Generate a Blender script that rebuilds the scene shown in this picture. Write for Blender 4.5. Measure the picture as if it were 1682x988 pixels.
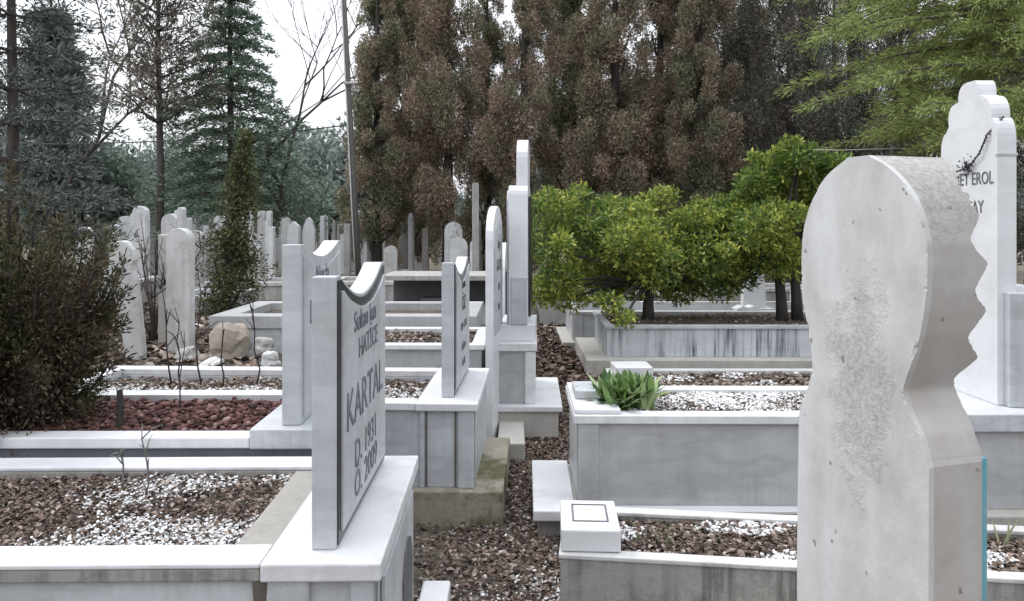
import bpy, math, random
import numpy as np
from math import radians as R, sin, cos, pi
rnd = random.Random(7); NR = np.random.default_rng(7)
for o in list(bpy.data.objects): bpy.data.objects.remove(o)
S = bpy.context.scene; COL = S.collection
# ------------------------------------------------------------------ camera, sky, sun, exposure
EYE = 1.33
cd = bpy.data.cameras.new('camera'); cam = bpy.data.objects.new('camera', cd); COL.objects.link(cam)
cam.location = (0, 0, EYE); cam.rotation_euler = (R(90), 0, 0)
cd.sensor_width = 36; cd.lens = 1220/1682*36; cd.shift_y = -129/1682
cd.clip_start = .02; cd.clip_end = 2000; S.camera = cam
w = bpy.data.worlds.new('World'); S.world = w; w.use_nodes = True
nt = w.node_tree; nt.nodes.clear()
wo = nt.nodes.new('ShaderNodeOutputWorld'); bg = nt.nodes.new('ShaderNodeBackground')
sky = nt.nodes.new('ShaderNodeTexSky'); sky.sky_type = 'NISHITA'; sky.sun_disc = False
SUN_EL, SUN_AZ = 52, -62           # sun to the front left behind thin cloud
sky.sun_elevation = R(SUN_EL); sky.sun_rotation = R(SUN_AZ); sky.air_density = 1.3; sky.dust_density = 3.0
tc = nt.nodes.new('ShaderNodeTexCoord'); nz = nt.nodes.new('ShaderNodeTexNoise'); nz.inputs['Scale'].default_value = 2.2
nz.inputs['Detail'].default_value = 5
cr = nt.nodes.new('ShaderNodeValToRGB')
cr.color_ramp.elements[0].position = .3; cr.color_ramp.elements[0].color = (10.2, 10.6, 11.4, 1)
cr.color_ramp.elements[1].position = .75; cr.color_ramp.elements[1].color = (12.6, 12.8, 13.2, 1)
mx = nt.nodes.new('ShaderNodeMixRGB'); mx.inputs[0].default_value = .86
L = nt.links.new
L(tc.outputs['Generated'], nz.inputs['Vector']); L(nz.outputs['Fac'], cr.inputs[0])
sp = nt.nodes.new('ShaderNodeSeparateXYZ'); gr_ = nt.nodes.new('ShaderNodeMapRange'); L(tc.outputs['Generated'], sp.inputs[0]); L(sp.outputs['Z'], gr_.inputs[0])
gr_.inputs[1].default_value = 0; gr_.inputs[2].default_value = 1; gr_.inputs[3].default_value = .74; gr_.inputs[4].default_value = 2.0
mg = nt.nodes.new('ShaderNodeVectorMath'); mg.operation = 'SCALE'
L(sky.outputs[0], mx.inputs[1]); L(cr.outputs[0], mx.inputs[2]); L(mx.outputs[0], mg.inputs[0]); dt = nt.nodes.new('ShaderNodeVectorMath'); dt.operation = 'DOT_PRODUCT'; L(tc.outputs['Generated'], dt.inputs[0])
dt.inputs[1].default_value = (sin(R(SUN_AZ))*cos(R(SUN_EL)), cos(R(SUN_AZ))*cos(R(SUN_EL)), sin(R(SUN_EL)))
gl_ = nt.nodes.new('ShaderNodeMapRange'); L(dt.outputs['Value'], gl_.inputs[0]); gl_.inputs[1].default_value = -.6; gl_.inputs[2].default_value = 1
gl_.inputs[3].default_value = .72; gl_.inputs[4].default_value = 1.25
gm = nt.nodes.new('ShaderNodeMath'); gm.operation = 'MULTIPLY'; L(gr_.outputs[0], gm.inputs[0]); L(gl_.outputs[0], gm.inputs[1])
L(gm.outputs[0], mg.inputs['Scale']); L(mg.outputs[0], bg.inputs[0])
bg.inputs[1].default_value = .085; L(bg.outputs[0], wo.inputs[0])
sd = bpy.data.lights.new('sun', 'SUN'); sd.energy = .9; sd.angle = R(18); sd.color = (1, .97, .93)
sun = bpy.data.objects.new('sun', sd); COL.objects.link(sun)
from mathutils import Vector, Matrix
to_sun = Vector((sin(R(SUN_AZ))*cos(R(SUN_EL)), cos(R(SUN_AZ))*cos(R(SUN_EL)), sin(R(SUN_EL))))
sun.rotation_euler = to_sun.to_track_quat('Z', 'Y').to_euler(); sun.location = (-20, 10, 30)
S.view_settings.view_transform = 'Standard'; S.view_settings.look = 'None'
S.view_settings.exposure = 0.40; S.view_settings.gamma = 1
S.render.engine = 'CYCLES'; S.cycles.use_denoising = True; S.cycles.max_bounces = 6
S.cycles.diffuse_bounces = 4; S.cycles.transparent_max_bounces = 4

# ------------------------------------------------------------------ materials
def new_mat(name):
    m = bpy.data.materials.new(name); m.use_nodes = True
    t = m.node_tree; t.nodes.clear()
    out = t.nodes.new('ShaderNodeOutputMaterial'); p = t.nodes.new('ShaderNodeBsdfPrincipled')
    t.links.new(p.outputs[0], out.inputs[0]); return m, t, p
def noise(t, vec, scale, detail=6, rough=.55, stretch=None):
    n = t.nodes.new('ShaderNodeTexNoise'); n.inputs['Scale'].default_value = scale
    n.inputs['Detail'].default_value = detail; n.inputs['Roughness'].default_value = rough
    if stretch:
        mp = t.nodes.new('ShaderNodeMapping'); mp.inputs['Scale'].default_value = stretch
        t.links.new(vec, mp.inputs['Vector']); vec = mp.outputs[0]
    t.links.new(vec, n.inputs['Vector']); return n.outputs['Fac']
def ramp(t, fac, stops):
    r = t.nodes.new('ShaderNodeValToRGB'); e = r.color_ramp.elements
    while len(e) < len(stops): e.new(.5)
    for k, (p, c) in enumerate(stops):
        e[k].position = p; e[k].color = (*c, 1) if len(c) == 3 else c
    t.links.new(fac, r.inputs[0]); return r.outputs[0]
def mix(t, fac, a, b, kind='MIX'):
    m = t.nodes.new('ShaderNodeMixRGB'); m.blend_type = kind
    for i, v in ((0, fac), (1, a), (2, b)):
        if hasattr(v, 'is_linked'): t.links.new(v, m.inputs[i])
        elif isinstance(v, (int, float)): m.inputs[i].default_value = v
        else: m.inputs[i].default_value = (*v, 1)
    return m.outputs[0]
def bump(t, p, h, strength, dist=.01):
    b = t.nodes.new('ShaderNodeBump'); b.inputs['Strength'].default_value = strength; b.inputs['Distance'].default_value = dist
    t.links.new(h, b.inputs['Height']); t.links.new(b.outputs[0], p.inputs['Normal'])
def G(v): return (v, v, v)

def stone(name, base, dark=.8, vein=.0, stain=.0, stain_col=(.10, .095, .085), streak=.0, rough=.45, bmp=.15, grain=.08, moss=0.0):
    m, t, p = new_mat(name)
    co = t.nodes.new('ShaderNodeTexCoord').outputs['Object']
    c = mix(t, ramp(t, noise(t, co, 2.6, 9, .66), [(.33, G(0)), (.66, G(1))]), tuple(b*dark for b in base), base)
    gn = t.nodes.new('ShaderNodeNewGeometry'); sz = t.nodes.new('ShaderNodeSeparateXYZ'); t.links.new(gn.outputs['True Normal'], sz.inputs[0])
    ab = t.nodes.new('ShaderNodeMath'); ab.operation = 'MULTIPLY_ADD'; ab.inputs[1].default_value = -.8; ab.inputs[2].default_value = 1; ab.use_clamp = True
    t.links.new(sz.outputs['Z'], ab.inputs[0])                      # rain dirt runs down the upright faces, tops are washed clean
    def upright(fac, k):
        q = t.nodes.new('ShaderNodeMath'); q.operation = 'MULTIPLY'; q.inputs[1].default_value = k; t.links.new(fac, q.inputs[0])
        q2 = t.nodes.new('ShaderNodeMath'); q2.operation = 'MULTIPLY'; t.links.new(q.outputs[0], q2.inputs[0]); t.links.new(ab.outputs[0], q2.inputs[1]); return q2.outputs[0]
    if vein:
        n1 = noise(t, co, 1.3, 10, .6, (1, 1.6, 3.4))
        v = ramp(t, n1, [(.44, G(0)), (.5, G(1)), (.56, G(0))])
        vm = t.nodes.new('ShaderNodeMath'); vm.operation = 'MULTIPLY'; vm.inputs[1].default_value = vein
        t.links.new(v, vm.inputs[0]); c = mix(t, vm.outputs[0], c, tuple(b*.6 for b in base))
    if streak:
        n2 = noise(t, co, 1.0, 8, .65, (24, 24, 1.1)); n3 = noise(t, co, 1.7, 4)
        s = ramp(t, n2, [(.47, G(0)), (.62, G(1))]); s3 = ramp(t, n3, [(.36, G(0)), (.56, G(1))])
        sm = t.nodes.new('ShaderNodeMath'); sm.operation = 'MULTIPLY'; t.links.new(s, sm.inputs[0]); t.links.new(s3, sm.inputs[1])
        c = mix(t, upright(sm.outputs[0], streak), c, stain_col)
    if stain:
        n4 = noise(t, co, 7, 9, .72)
        s = ramp(t, n4, [(.5, G(0)), (.72, G(1))])
        c = mix(t, upright(s, stain), c, stain_col)
    if moss:
        n5 = noise(t, co, 4, 6, .7)
        s = ramp(t, n5, [(.45, G(0)), (.6, G(moss))])
        c = mix(t, s, c, (.075, .075, .022))
    fine = noise(t, co, 120, 3, .6)
    c = mix(t, grain, c, fine, 'OVERLAY')
    t.links.new(c, p.inputs['Base Color']); p.inputs['Roughness'].default_value = rough
    bump(t, p, noise(t, co, 60, 6, .7), bmp, .004)
    return m
MARBLE = stone('white_marble', (.74, .75, .765), .82, .42, .35, (.38, .375, .36), .25, .42, .1)
MARBLE_B = stone('blue_white_marble', (.55, .57, .60), .76, .45, .4, (.27, .27, .265), .35, .45, .12)
MARBLE_G = stone('grey_veined_marble', (.45, .457, .462), .8, .42, .3, (.2, .195, .185), .25, .42, .08)
MARBLE_W = stone('streaked_marble', (.54, .56, .585), .86, .2, .2, (.10, .11, .14), 1.0, .45, .1)
MARBLE_D = stone('weathered_marble', (.74, .75, .775), .88, .12, .85, (.17, .165, .16), .85, .6, .3)
MARBLE_P = stone('bright_polished_marble', (.70, .71, .73), .9, .16, .2, (.42, .42, .41), .15, .35, .06)
CONC = stone('pale_concrete', (.46, .445, .41), .8, 0, .35, (.22, .2, .17), .2, .8, .5, .14)
CONC_D = stone('stained_concrete', (.36, .345, .32), .72, 0, .7, (.09, .085, .075), .8, .85, .7, .18)
CONC_M = stone('mossy_concrete', (.36, .33, .27), .72, 0, .5, (.11, .095, .07), .2, .85, .8, .18, .9)
OLD = stone('old_grey_stone', (.42, .41, .395), .68, 0, .6, (.14, .13, .12), .4, .85, .7, .18)
OLD_B = stone('old_pale_stone', (.60, .60, .59), .7, 0, .55, (.2, .19, .18), .4, .8, .6, .18)
ROCKM = stone('brown_rock', (.36, .31, .26), .6, 0, .6, (.15, .12, .10), 0, .9, .9, .2)
DARKST = stone('dark_grey_stone', (.13, .13, .135), .7, 0, .4, (.05, .05, .05), .2, .7, .3)
GRANITE = stone('black_granite', (.02, .021, .025), .8, 0, 0, rough=.25, bmp=.02)
def plain(name, col, rough=.6, metal=0):
    m, t, p = new_mat(name); p.inputs['Base Color'].default_value = (*col, 1)
    p.inputs['Roughness'].default_value = rough; p.inputs['Metallic'].default_value = metal
    co = t.nodes.new('ShaderNodeTexCoord').outputs['Object']
    t.links.new(mix(t, ramp(t, noise(t, co, 14, 6), [(.3, G(.0)), (.7, G(1))]), tuple(.72*c for c in col), col), p.inputs['Base Color'])
    return m
GRIME = stone('dark_grime', (.13, .11, .09), .5, 0, .3, (.04, .035, .03), 0, .9, .3)
MARBLE_K = stone('slate_blue_marble', (.20, .215, .245), .8, .2, .3, (.10, .10, .11), .3, .5, .1)
INK = plain('dark_lettering', (.045, .05, .06), .5)
INK_S = plain('grey_lettering', (.13, .135, .14), .5)
INK_B = plain('blue_grey_lettering', (.15, .165, .19), .5)
TURQ = stone('turquoise_paint', (.12, .38, .47), .8, 0, .6, (.30, .33, .33), .5, .6, .3)
STEEL = plain('grey_painted_steel', (.11, .105, .10), .7)
WIRE = plain('dark_wire', (.03, .03, .035), .5)

# the Ottoman style concrete stone: a rough worn oval and a broken crest of its own
def concrete_head():
    m, t, p = new_mat('cast_concrete')
    co = t.nodes.new('ShaderNodeTexCoord').outputs['Object']
    base = mix(t, ramp(t, noise(t, co, 5, 9, .65), [(.3, G(0)), (.7, G(1))]), (.36, .35, .335), (.55, .545, .535))
    base = mix(t, ramp(t, noise(t, co, 2.2, 5, .6, (3, 3, 1)), [(.42, G(0)), (.66, G(.55))]), base, (.62, .645, .67))
    base = mix(t, ramp(t, noise(t, co, 1.5, 6, .7), [(.5, G(0)), (.7, G(.45))]), base, (.36, .33, .295))
    mp = t.nodes.new('ShaderNodeMapping'); mp.inputs['Location'].default_value = (0, -.165*6.0, -1.02*2.2)
    mp.inputs['Scale'].default_value = (0, 6.0, 2.2); t.links.new(co, mp.inputs['Vector'])
    ln = t.nodes.new('ShaderNodeVectorMath'); ln.operation = 'LENGTH'; t.links.new(mp.outputs[0], ln.inputs[0])
    ad = t.nodes.new('ShaderNodeMath'); ad.operation = 'ADD'; t.links.new(ln.outputs['Value'], ad.inputs[0])
    nn = noise(t, co, 14, 5, .7); t.links.new(nn, ad.inputs[1])
    worn = ramp(t, ad.outputs[0], [(.8, G(1)), (1.35, G(0))])
    sep = t.nodes.new('ShaderNodeSeparateXYZ'); t.links.new(co, sep.inputs[0])
    a2 = t.nodes.new('ShaderNodeMath'); a2.operation = 'MULTIPLY_ADD'; t.links.new(nn, a2.inputs[0]); a2.inputs[1].default_value = .12; t.links.new(sep.outputs['Z'], a2.inputs[2])
    mr = t.nodes.new('ShaderNodeMapRange'); mr.inputs[1].default_value = 1.36; mr.inputs[2].default_value = 1.42; t.links.new(a2.outputs[0], mr.inputs[0])
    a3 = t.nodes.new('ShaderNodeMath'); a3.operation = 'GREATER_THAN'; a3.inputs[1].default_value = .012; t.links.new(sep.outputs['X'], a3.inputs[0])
    crest = t.nodes.new('ShaderNodeMath'); crest.operation = 'MULTIPLY'; t.links.new(mr.outputs[0], crest.inputs[0]); t.links.new(a3.outputs[0], crest.inputs[1])
    rough = t.nodes.new('ShaderNodeMath'); rough.operation = 'MAXIMUM'; t.links.new(worn, rough.inputs[0]); t.links.new(crest.outputs[0], rough.inputs[1])
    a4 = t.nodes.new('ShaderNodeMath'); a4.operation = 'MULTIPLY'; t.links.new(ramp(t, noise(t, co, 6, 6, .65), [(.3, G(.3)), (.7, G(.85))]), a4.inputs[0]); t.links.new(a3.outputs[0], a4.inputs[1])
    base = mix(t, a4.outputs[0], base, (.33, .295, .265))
    pit = ramp(t, noise(t, co, 95, 4, .7), [(.38, G(0)), (.6, G(1))])
    spots = mix(t, pit, (.20, .19, .18), (.46, .455, .44))
    rm = t.nodes.new('ShaderNodeMath'); rm.operation = 'MULTIPLY'; rm.inputs[1].default_value = .45; t.links.new(rough.outputs[0], rm.inputs[0])
    c = mix(t, rm.outputs[0], base, spots)
    holes = ramp(t, noise(t, co, 32, 2, .5), [(.70, G(0)), (.74, G(.7))])
    c = mix(t, holes, c, (.12, .11, .10))
    t.links.new(c, p.inputs['Base Color']); p.inputs['Roughness'].default_value = .85
    wm = t.nodes.new('ShaderNodeMath'); wm.operation = 'MULTIPLY'; wm.inputs[1].default_value = .35; t.links.new(worn, wm.inputs[0])
    r2 = t.nodes.new('ShaderNodeMath'); r2.operation = 'MAXIMUM'; t.links.new(wm.outputs[0], r2.inputs[0]); t.links.new(crest.outputs[0], r2.inputs[1])
    h = t.nodes.new('ShaderNodeMath'); h.operation = 'MULTIPLY_ADD'; t.links.new(noise(t, co, 60, 8, .75), h.inputs[0])
    hm = t.nodes.new('ShaderNodeMath'); hm.operation = 'MULTIPLY_ADD'; hm.inputs[1].default_value = 3.5; hm.inputs[2].default_value = .35
    t.links.new(r2.outputs[0], hm.inputs[0]); t.links.new(hm.outputs[0], h.inputs[1]); h.inputs[2].default_value = 0
    bump(t, p, h.outputs[0], .45, .007); return m
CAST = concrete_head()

def island(name, stops, rough=.8, patch=None, patch_scale=1.0, transl=0.0, bmp=0, spec=.3):
    """colour per loose piece (pebble, leaf); patch = second set of colours mixed in large patches"""
    m, t, p = new_mat(name)
    g = t.nodes.new('ShaderNodeNewGeometry')
    c = ramp(t, g.outputs['Random Per Island'], stops)
    if patch:
        c2 = ramp(t, g.outputs['Random Per Island'], patch)
        co = t.nodes.new('ShaderNodeTexCoord').outputs['Object']
        c = mix(t, ramp(t, noise(t, co, patch_scale, 4, .6), [(.44, G(0)), (.56, G(1))]), c, c2)
    t.links.new(c, p.inputs['Base Color']); p.inputs['Roughness'].default_value = rough
    p.inputs['Specular IOR Level'].default_value = spec
    if transl:
        tr = t.nodes.new('ShaderNodeBsdfTranslucent'); ms = t.nodes.new('ShaderNodeMixShader'); ms.inputs[0].default_value = transl
        t.links.new(c, tr.inputs[0]); t.links.new(p.outputs[0], ms.inputs[1]); t.links.new(tr.outputs[0], ms.inputs[2])
        out = [n for n in t.nodes if n.type == 'OUTPUT_MATERIAL'][0]; t.links.new(ms.outputs[0], out.inputs[0])
    return m
PEB_W = island('pale_pebbles', [(0, (.07, .055, .048)), (.4, (.16, .125, .105)), (.7, (.28, .24, .21)), (1, (.52, .49, .46))])
PEB_S = island('white_marble_chips', [(0, (.34, .33, .32)), (.3, (.62, .62, .62)), (1, (.86, .87, .88))])
PEB_R = island('red_lava_gravel', [(0, (.028, .014, .012)), (.5, (.085, .036, .033)), (.85, (.15, .07, .062)), (1, (.28, .19, .17))])
LEAF_D = island('dead_leaves', [(0, (.035, .026, .022)), (.45, (.105, .074, .058)), (.8, (.19, .135, .105)), (1, (.36, .30, .26))])
def soil_mat(name, a, b, sc=9):
    m, t, p = new_mat(name); co = t.nodes.new('ShaderNodeTexCoord').outputs['Object']
    c = mix(t, ramp(t, noise(t, co, sc, 9, .7), [(.35, G(0)), (.65, G(1))]), a, b)
    c = mix(t, ramp(t, noise(t, co, .35, 4, .6), [(.4, G(0)), (.65, G(.6))]), c, (.10, .095, .055))
    t.links.new(c, p.inputs['Base Color']); p.inputs['Roughness'].default_value = .95
    bump(t, p, noise(t, co, 45, 8, .75), .9, .02); return m
SOIL = soil_mat('brown_earth', (.055, .04, .032), (.15, .115, .09))
SOIL_G = soil_mat('cemetery_ground', (.075, .058, .046), (.19, .155, .125))
SOIL_R = soil_mat('red_bed', (.05, .025, .022), (.10, .05, .045))
def bark_mat(name, a, b):
    m, t, p = new_mat(name); co = t.nodes.new('ShaderNodeTexCoord').outputs['Object']
    c = mix(t, ramp(t, noise(t, co, 3, 8, .7, (6, 6, 1)), [(.35, G(0)), (.65, G(1))]), a, b)
    t.links.new(c, p.inputs['Base Color']); p.inputs['Roughness'].default_value = .9
    bump(t, p, noise(t, co, 6, 6, .7, (6, 6, 1)), .8, .02); return m
BARK = bark_mat('grey_brown_bark', (.05, .042, .038), (.13, .115, .105))
BARK_D = bark_mat('dark_bark', (.022, .019, .017), (.06, .052, .046))
BARK_L = bark_mat('pale_grey_bark', (.13, .125, .12), (.24, .23, .22))
CYP_BROWN = island('browning_cypress_sprays', [(0, (.06, .06, .04)), (.5, (.22, .21, .135)), (1, (.42, .39, .28))], .8,
                   [(0, (.11, .08, .062)), (.5, (.36, .265, .20)), (1, (.62, .50, .41))], 1.5, .45)
CYP_OLIVE = island('olive_cypress_sprays', [(0, (.05, .06, .04)), (.5, (.20, .215, .13)), (1, (.40, .41, .27))], .8,
                   [(0, (.09, .075, .055)), (.5, (.31, .245, .18)), (1, (.55, .44, .34))], 1.4, .45)
IVY_L = island('ivy_green_sprays', [(0, (.03, .037, .014)), (.5, (.085, .098, .04)), (1, (.19, .20, .095))], .8, transl=.25)
FAR_G = island('far_soft_green_leaves', [(0, (.08, .115, .09)), (.5, (.19, .25, .20)), (1, (.37, .43, .36))], .9, transl=.4)
CYP_DARK = island('dark_conifer_sprays', [(0, (.03, .037, .03)), (.5, (.13, .15, .11)), (1, (.28, .31, .25))], .8,
                  [(0, (.04, .034, .028)), (.5, (.12, .10, .082)), (1, (.28, .24, .20))], 1.3, .35)
PINE_N = island('grey_pine_needles', [(0, (.05, .045, .036)), (.5, (.16, .145, .115)), (1, (.31, .275, .23))], .8, transl=.3)
CEDAR_N = island('green_cedar_needles', [(0, (.05, .085, .06)), (.5, (.17, .24, .17)), (1, (.34, .42, .32))], .8, transl=.4)
SPRUCE_N = island('blue_black_needles', [(0, (.022, .027, .025)), (.5, (.095, .112, .10)), (1, (.28, .31, .28))], .8, transl=.25)
LIGHT_N = island('yellow_green_needles', [(0, (.10, .12, .04)), (.5, (.22, .28, .085)), (1, (.44, .50, .20))], .7, transl=.4)
SHRUB_L = island('glossy_yellow_green_leaves', [(0, (.06, .11, .022)), (.4, (.19, .27, .05)), (.8, (.40, .44, .08)), (1, (.72, .68, .18))], .42,
                 [(0, (.04, .085, .02)), (.6, (.12, .20, .045)), (1, (.34, .40, .08))], 1.6, .45, spec=.5)
BUSH_L = island('dark_bronze_juniper', [(0, (.016, .018, .008)), (.5, (.058, .058, .026)), (1, (.13, .12, .06))], .75,
                [(0, (.03, .018, .013)), (.5, (.085, .062, .04)), (1, (.165, .125, .09))], 2.4, .25)
PLANT_L = island('fresh_strap_leaves', [(0, (.04, .09, .03)), (.5, (.14, .24, .07)), (1, (.42, .50, .27))], .5, transl=.25)
WEED_L = island('grey_green_weed', [(0, (.07, .08, .04)), (1, (.22, .23, .13))], .7, transl=.2)
FAR_L = island('far_grey_green_leaves', [(0, (.10, .13, .11)), (.5, (.22, .26, .235)), (1, (.40, .44, .41))], .9, transl=.25)  # leaf colour lightened to give the far trees a hazy look

# ------------------------------------------------------------------ mesh helpers
class MB:
    def __init__(s): s.v = []; s.f = []
    def box(s, x0, x1, y0, y1, z0, z1):
        b = len(s.v)
        s.v += [(x0,y0,z0),(x1,y0,z0),(x1,y1,z0),(x0,y1,z0),(x0,y0,z1),(x1,y0,z1),(x1,y1,z1),(x0,y1,z1)]
        s.f += [tuple(b+i for i in q) for q in ((0,3,2,1),(4,5,6,7),(0,1,5,4),(1,2,6,5),(2,3,7,6),(3,0,4,7))]; return s
    def ring(s, x0, x1, y0, y1, wd, z0, z1):
        b = len(s.v); xi0, xi1, yi0, yi1 = x0+wd, x1-wd, y0+wd, y1-wd
        for z in (z0, z1):
            s.v += [(x0,y0,z),(x1,y0,z),(x1,y1,z),(x0,y1,z),(xi0,yi0,z),(xi1,yi0,z),(xi1,yi1,z),(xi0,yi1,z)]
        for i in range(4):
            j = (i+1) % 4
            s.f += [(b+i,b+j,b+8+j,b+8+i),(b+4+j,b+4+i,b+12+i,b+12+j),(b+8+i,b+8+j,b+12+j,b+12+i),(b+j,b+i,b+4+i,b+4+j)]
        return s
    def prism_x(s, pts, x0, x1):       # pts (y,z) closed outline, extruded along x
        b = len(s.v); n = len(pts)
        s.v += [(x0,y,z) for y, z in pts] + [(x1,y,z) for y, z in pts]
        s.f += [tuple(b+i for i in range(n))[::-1], tuple(b+n+i for i in range(n))]
        s.f += [(b+i, b+(i+1) % n, b+n+(i+1) % n, b+n+i) for i in range(n)]; return s
    def prism_y(s, pts, y0, y1):       # pts (x,z)
        b = len(s.v); n = len(pts)
        s.v += [(x,y0,z) for x, z in pts] + [(x,y1,z) for x, z in pts]
        s.f += [tuple(b+i for i in range(n)), tuple(b+n+i for i in range(n))[::-1]]
        s.f += [(b+i, b+n+i, b+n+(i+1) % n, b+(i+1) % n) for i in range(n)]; return s
    def tube(s, pts, rads, k=6):
        b = len(s.v); n = len(pts)
        for i in range(n):
            p = Vector(pts[i]); d = Vector(pts[min(i+1, n-1)]) - Vector(pts[max(i-1, 0)])
            d = d.normalized() if d.length > 1e-9 else Vector((0, 0, 1))
            a = d.orthogonal().normalized() if abs(d.z) > .98 else d.cross(Vector((0, 0, 1))).normalized()
            c = d.cross(a)
            for q in range(k):
                t = 2*pi*q/k; s.v.append(tuple(p + (a*cos(t) + c*sin(t))*rads[i]))
        for i in range(n-1):
            for q in range(k):
                s.f.append((b+i*k+q, b+i*k+(q+1) % k, b+(i+1)*k+(q+1) % k, b+(i+1)*k+q))
        s.f.append(tuple(b+q for q in range(k))[::-1]); s.f.append(tuple(b+(n-1)*k+q for q in range(k))); return s
    def mesh(s, name, m, smooth=False):
        me = bpy.data.meshes.new(name); me.from_pydata(s.v, [], s.f); me.materials.append(m)
        import bmesh
        bm = bmesh.new(); bm.from_mesh(me); bmesh.ops.recalc_face_normals(bm, faces=bm.faces); bm.to_mesh(me); bm.free()
        if smooth: me.polygons.foreach_set('use_smooth', [True]*len(me.polygons))
        return me
def link(name, me, parent=None, bevel=0):
    o = bpy.data.objects.new(name, me); COL.objects.link(o)
    if parent: o.parent = parent
    if bevel:
        b = o.modifiers.new('bevel', 'BEVEL'); b.width = bevel; b.segments = 2; b.limit_method = 'ANGLE'; b.angle_limit = R(40)
    return o
def part(name, mb, m, parent, bevel=.004, smooth=False): return link(name, mb.mesh(name, m, smooth), parent, bevel)
def tag(o, label=None, cat=None, group=None, kind=None):
    for k, v in (('label', label), ('category', cat), ('group', group), ('kind', kind)):
        if v: o[k] = v
    return o
def root(name, loc, rz=0, label=None, cat=None, group=None):
    o = bpy.data.objects.new(name, None); COL.objects.link(o); o.empty_display_size = .1
    o.location = loc; o.rotation_euler = (0, 0, rz); return tag(o, label, cat, group)
def tri_mesh(name, V, F, m, smooth=False):
    me = bpy.data.meshes.new(name); V = np.asarray(V, np.float32); F = np.asarray(F, np.int32); k = F.shape[1]
    me.vertices.add(len(V)); me.vertices.foreach_set('co', V.ravel())
    me.loops.add(F.size); me.loops.foreach_set('vertex_index', F.ravel())
    me.polygons.add(len(F)); me.polygons.foreach_set('loop_start', np.arange(0, F.size, k, dtype=np.int32))
    me.polygons.foreach_set('loop_total', np.full(len(F), k, np.int32))
    if smooth: me.polygons.foreach_set('use_smooth', np.ones(len(F), bool))
    me.update(); me.materials.append(m); return me
def join_np(name, pieces, mats):
    """pieces: (V,F,material index, smooth) with F of any width -> one mesh"""
    me = bpy.data.meshes.new(name); off = 0; Vs = []; L_ = []; st = []; tot = []; mi = []; sm = []; ls = 0
    for V, F, k, s_ in pieces:
        Vs.append(V); L_.append((F+off).ravel()); n, wd = F.shape
        st.append(ls+np.arange(n)*wd); tot.append(np.full(n, wd)); mi.append(np.full(n, k)); sm.append(np.full(n, s_)); ls += n*wd; off += len(V)
    V = np.concatenate(Vs).astype(np.float32); Lp = np.concatenate(L_).astype(np.int32)
    me.vertices.add(len(V)); me.vertices.foreach_set('co', V.ravel()); me.loops.add(len(Lp)); me.loops.foreach_set('vertex_index', Lp)
    st = np.concatenate(st).astype(np.int32); me.polygons.add(len(st)); me.polygons.foreach_set('loop_start', st)
    me.polygons.foreach_set('loop_total', np.concatenate(tot).astype(np.int32))
    for m in mats: me.materials.append(m)
    me.polygons.foreach_set('material_index', np.concatenate(mi).astype(np.int32)); me.polygons.foreach_set('use_smooth', np.concatenate(sm).astype(bool))
    me.update(); return me
def rand_rot(n, rng=NR):
    q = rng.normal(size=(n, 4)); q /= np.linalg.norm(q, axis=1)[:, None]; a, b, c, d = q.T
    return np.stack([1-2*(c*c+d*d), 2*(b*c-a*d), 2*(b*d+a*c), 2*(b*c+a*d), 1-2*(b*b+d*d), 2*(c*d-a*b), 2*(b*d-a*c), 2*(c*d+a*b), 1-2*(b*b+c*c)], 1).reshape(n, 3, 3)
_p = (1+5**.5)/2
ICO_V = np.array([(-1,_p,0),(1,_p,0),(-1,-_p,0),(1,-_p,0),(0,-1,_p),(0,1,_p),(0,-1,-_p),(0,1,-_p),(_p,0,-1),(_p,0,1),(-_p,0,-1),(-_p,0,1)])/math.sqrt(1+_p*_p)
ICO_F = np.array([(0,11,5),(0,5,1),(0,1,7),(0,7,10),(0,10,11),(1,5,9),(5,11,4),(11,10,2),(10,7,6),(7,1,8),(3,9,4),(3,4,2),(3,2,6),(3,6,8),(3,8,9),(4,9,5),(2,4,11),(6,2,10),(8,6,7),(9,8,1)])
def pebbles(P, size, rng=NR):
    n = len(P); M_ = rand_rot(n, rng)
    sc = rng.uniform(.55, 1.15, (n, 1, 3)) * size.reshape(n, 1, 1) * np.array([1.1, 1, .75])
    v = ICO_V[None]*(1+rng.normal(0, .16, (n, 12, 1)))*sc
    v = np.einsum('nij,nkj->nki', M_, v)*np.array([1, 1, .7]) + P[:, None]
    return v.reshape(-1, 3), (ICO_F[None]+np.arange(n)[:, None, None]*12).reshape(-1, 3)
def flat_leaves(P, size, rng=NR, tilt=.5):
    """curled dead leaves lying on the ground: two quads bent along the midrib"""
    n = len(P); a = rng.uniform(0, 2*pi, n); u = np.stack([np.cos(a), np.sin(a), rng.normal(0, tilt*.6, n)], 1); w_ = np.stack([-np.sin(a), np.cos(a), rng.normal(0, tilt*.6, n)], 1)
    s = size[:, None]; up = np.array([0, 0, 1.0]); c = rng.uniform(.1, .5, (n, 1))
    pts = [P-u*s, P-u*s*.1-w_*s*.5+up*s*c, P+u*s, P-u*s*.1+w_*s*.5+up*s*c]
    V = np.stack(pts, 1).reshape(-1, 3); b = np.arange(n)[:, None]*4
    F = np.concatenate([b+np.array([0, 1, 2]), b+np.array([0, 2, 3])], 0); return V, F
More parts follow.
